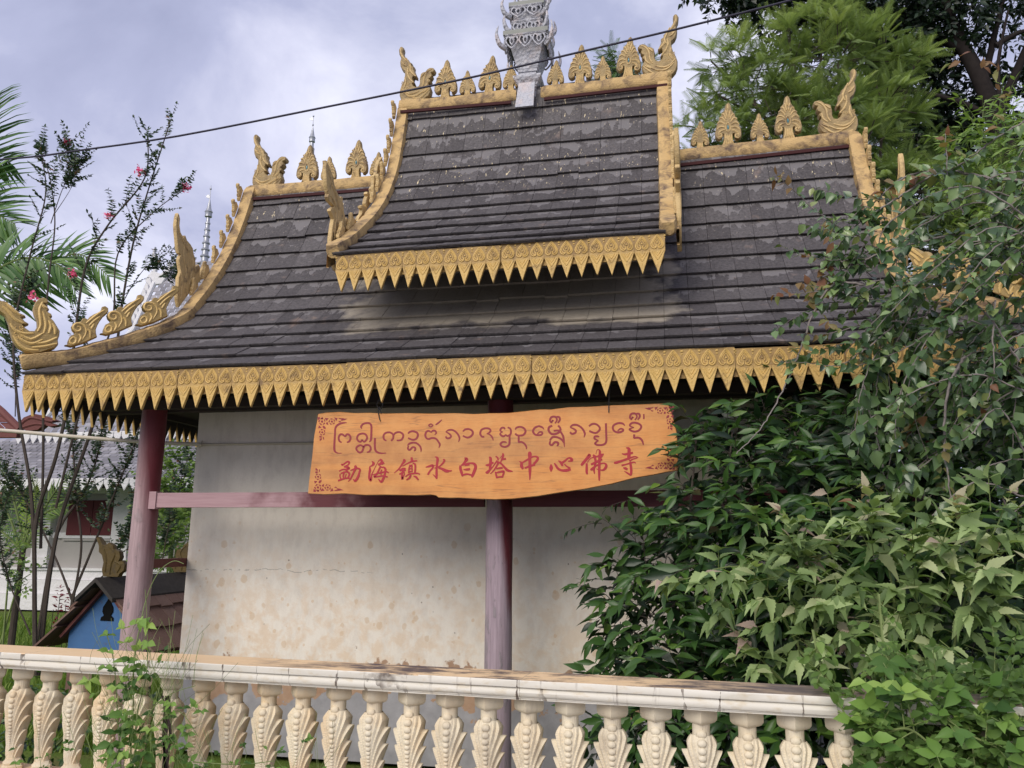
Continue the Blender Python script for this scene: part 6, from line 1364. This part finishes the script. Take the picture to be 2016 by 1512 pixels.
# ---- leafy bush seen between the left column and the wall, and low plants in the garden
def bush(name, label, B, mt, ll, n_per, Y=None, tpl='ovate', tip=.8, cat='bush', npart=0):
    c = at(B[0][0], B[0][1], B[0][2]); t_ = thing(name, (c[0], c[1], -.5), label, cat); Lv, St = Leaves(tpl), MB()
    blobs(Lv, St, B, n_per, ll, length=ll*2.2, n=5, spread=.9, droop=.3, up=.6, stem_r=.004, tip=tip)
    for (u, v, Y_, r) in B: e_ = at(u, v, Y_); St.tube([(c[0]+random.uniform(-.1, .1), c[1], -.55), tuple((c+e_)/2+[0, 0, -.2]), tuple(e_)], [.02, .014, .006], 5)
    St.build('stems', MT['stem'], t_, kind='stuff'); Lv.fin(t_, mt, 'leaf', npart); return t_
bush('garden_bush', 'bright green bush seen between the left column and the temple wall', [(350, 940, 12.5, .5), (345, 1010, 12, .5), (365, 1060, 12, .45), (335, 1090, 11.5, .35), (375, 960, 12.5, .5)], 'leaf_bush', .13, 70)
bush('garden_bush', 'low dark bush left of the spirit house', [(20, 1110, 11.5, .35), (-20, 1060, 11.5, .4), (60, 1130, 11.6, .22)], 'leaf_bush', .09, 70)
bush('garden_bush', 'dark leafy bush behind the balusters below the spirit house', [(40, 1430, 5.2, .22), (110, 1400, 5.6, .26), (160, 1420, 5.4, .2), (300, 1340, 6.3, .15), (-30, 1450, 5.2, .3)], 'leaf_glossy', .07, 80)
gr = Leaves('blade')
for _ in range(16000):
    u = random.uniform(-60, 420); Y = 7.5+11*random.random()**1.3; d = ray(u, 1100); x = d[0]*Y/d[1]
    if x > -5.15 and Y < 9.6: continue
    gr.put(np.array([x, Y, -.56]), unit(UPV+rv3()*.35), rv3(), random.uniform(.08, .22)*(1 if random.random() < .93 else 1.8), random.uniform(1, 2.2))
g_ = gr.fin(None, 'grass_blade', rest='grass')
# small red-leaved plant by the hall steps
t_ = thing('red_plant', at(125, 1190, 13)*np.array([1, 1, 0])+[0, 0, -.5], 'small plant with dark red leaves in the grass before the hall', 'plant'); Lv, St = Leaves('lance'), MB()
for (u, v) in ((118, 1175), (130, 1190), (105, 1200), (140, 1180)):
    P = at(u, v, 13); St.tube([(P[0], 13, -.55), tuple(P)], .008, 4)
    sprig(Lv, None, P-[0, 0, .3], UPV+rv3()*.3, .45, 8, .11, pair=True, up=.3)
St.build('stems', MT['bark'], t_); Lv.fin(t_, 'leaf_maroon')

# ---- feathery tree behind the right roof
def fern_frond(n=17, w=.21):
    V, T = [(0, -.004, 0), (0, .004, 0), (1, 0, -.16)], [(0, 1, 2)]
    for i in range(n):
        t_ = .12+.86*i/n; z = -.16*t_*t_; L = w*(1-.75*max(0, t_-.25))*(1 if t_ > .2 else .7)
        for sg in (-1, 1):
            b = len(V); V += [(t_-.011, 0, z), (t_+.013, 0, z), (t_+L*.45, sg*L, z-.03), (t_+L*.20, sg*L*.55, z+.012)]; T += [(b, b+1, b+2), (b, b+2, b+3)]
    return np.array(V, float), np.array(T, int)
TPL['fern'] = fern_frond()
def feather_tree(name, label, base, B, mt, ll, n_per, gapf=1.0):
    t_ = thing(name, base, label, 'tree'); Lv, St = Leaves('fern'), MB(); top = at(*B[0][:3])
    tr = cr_spline([base, (np.array(base)*.5+top*.5)+np.array([.3, 0, 0]), top], 6); tm = MB(); tm.tube(tr, np.linspace(.22, .06, len(tr)), 10); tm.build('trunk', MT['bark'], t_, 60)
    for (u, v, Y, r) in B:
        c = at(u, v, Y); j = min(len(tr)-1, random.randint(4, 10)); St.tube(cr_spline([tr[j], (np.array(tr[j])+c)/2+rv3()*.3, c], 5), np.linspace(.05, .015, 11), 5)
        for _ in range(int(n_per*(r/1.0)**2)):
            q = rv3(); P = c+q*r*np.array([1, .8, .85])*random.uniform(.5, 1.0); D = unit(q*.8+UPV*.45+rv3()*.35); k_ = 7; ph = random.random()*6
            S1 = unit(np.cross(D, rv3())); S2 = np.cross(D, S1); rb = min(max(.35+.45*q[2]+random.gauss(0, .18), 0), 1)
            for i in range(k_):
                a = ph+i*2*pi/k_; A = unit(D*.75+(S1*cos(a)+S2*sin(a))*.8+UPV*.1); Lv.put(P, A, unit(UPV+rv3()*.3), ll*random.uniform(.75, 1.15), random.uniform(.8, 1.1), rb)
            St.tube([tuple(c+(P-c)*.4), tuple(P)], .008, 4, cap=False)
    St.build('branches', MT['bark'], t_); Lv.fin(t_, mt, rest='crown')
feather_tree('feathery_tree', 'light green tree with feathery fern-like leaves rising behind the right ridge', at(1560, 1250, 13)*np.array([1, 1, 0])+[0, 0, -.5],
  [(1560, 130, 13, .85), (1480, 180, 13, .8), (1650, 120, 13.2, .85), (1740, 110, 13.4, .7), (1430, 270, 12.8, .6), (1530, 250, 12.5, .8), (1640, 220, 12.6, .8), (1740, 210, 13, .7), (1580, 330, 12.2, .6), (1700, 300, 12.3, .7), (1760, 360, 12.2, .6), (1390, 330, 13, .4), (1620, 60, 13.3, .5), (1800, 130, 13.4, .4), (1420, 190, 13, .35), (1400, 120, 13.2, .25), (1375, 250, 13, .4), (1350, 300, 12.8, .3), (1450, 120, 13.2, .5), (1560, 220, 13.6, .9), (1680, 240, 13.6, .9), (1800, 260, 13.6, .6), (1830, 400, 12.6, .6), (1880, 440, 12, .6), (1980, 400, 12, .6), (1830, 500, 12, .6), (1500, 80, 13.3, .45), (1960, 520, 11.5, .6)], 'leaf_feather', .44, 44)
feather_tree('feathery_tree', 'paler feathery treetop poking up behind the upper ridge spade finials', at(1210, 1250, 19)*np.array([1, 1, 0])+[0, 0, -.5], [(1222, 120, 19, .5), (1200, 150, 19, .35), (1255, 135, 19, .4)], 'leaf_feather_far', .55, 40)

# ---- dark tall tree, upper right
dk = thing('dark_tree', at(1990, 1250, 19)*np.array([1, 1, 0])+[0, 0, -.5], 'tall dark tree with spreading boughs at the upper right corner', 'tree')
Lv, St = Leaves('small'), MB()
bo = [([(2040, 1300, 19), (2030, 700, 19), (1990, 350, 19), (1940, 180, 19), (1880, 60, 19), (1840, -60, 19)], .34), ([(1975, 300, 19), (1930, 220, 19), (1800, 180, 19), (1700, 190, 19)], .09), ([(1960, 240, 19), (2010, 120, 19), (2060, 0, 19)], .14), ([(1935, 170, 19), (1960, 60, 19), (1990, -60, 19)], .10), ([(1990, 380, 19), (1900, 330, 19), (1800, 300, 19)], .08), ([(1900, 100, 19), (1750, 30, 19), (1600, -10, 19), (1450, -20, 19)], .12), ([(1960, 90, 18.5), (2020, 60, 18.5), (2080, 70, 18.5)], .07), ([(2010, 330, 18), (1975, 230, 18), (1965, 130, 18), (1985, 20, 18)], .08)]
for pts, r0 in bo: P = cr_spline([at(*q) for q in pts], 6); St.tube(P, np.linspace(r0, r0*.3, len(P)), 8)
for (u, v, Y, r, n) in ((1440, -30, 19, .9, 80), (1530, -20, 19, 1.2, 150), (1640, 0, 19, 1.3, 170), (1760, 20, 19, 1.3, 170), (1860, 30, 19, 1.1, 110), (1980, 0, 19, 1.1, 70), (1800, 140, 20, 1.1, 130), (1890, 200, 20, 1.0, 90), (1850, 300, 20, .9, 100), (1930, 330, 20, 1.0, 90), (1760, 330, 20, .8, 110), (2000, 260, 20, .8, 50), (1980, 140, 20, .8, 36), (1820, 240, 20, .9, 110), (1900, 400, 20, .9, 100), (1700, 180, 20, .9, 100), (1990, 450, 20, .9, 90), (1800, 420, 20, .8, 90), (1600, 60, 19.5, .9, 60), (1700, 90, 19.5, .9, 60)):
    c = at(u, v, Y)
    for _ in range(int(n*1.25)):
        P = c+rv3()*r*np.array([1.1, .8, .9])*random.uniform(.2, 1)**.6
        sprig(Lv, St if random.random() < .4 else None, P, unit(rv3()+np.array([0, 0, -.3])), .45, 10, .24, spread=.9, droop=.9, up=.3, stem_r=.008)
St.build('trunk', MT['dark_bark'], dk, 60); Lv.fin(dk, 'leaf_dark', rest='crown')
# mid-size tree between the climber and the dark tree
bush('background_tree', 'leafy green tree behind the right roof hip, above the climber', [(1960, 260, 9.5, .35), (1930, 330, 9.5, .35), (2000, 340, 9.2, .4), (1980, 290, 9.4, .35), (1930, 250, 9.6, .2), (2010, 440, 9.2, .45), (1900, 380, 9.6, .25)], 'leaf_bush', .15, 60, tpl='lance', cat='tree')
bush('background_tree', 'dense dark tree filling the space beyond the right end of the temple', [(1900, 560, 12, 1.0), (2050, 600, 12, 1.2), (1980, 760, 12, 1.3), (2080, 900, 11, 1.3), (1960, 1000, 11, 1.2), (2080, 1150, 10, 1.2)], 'leaf_dark', .2, 60, tpl='lance', cat='tree')

GR = {'crape_myrtle': 'flowering bushes behind the left roof corner', 'garden_bush': 'bushes in the temple garden', 'background_tree': 'trees crowding the right side', 'feathery_tree': 'feathery trees behind the roof', 'pagoda_spire': 'silver spires behind the left roof'}
for o in list(SC.objects):
    if o.parent is None and o.name.split('.')[0] in GR: o['group'] = GR[o.name.split('.')[0]]
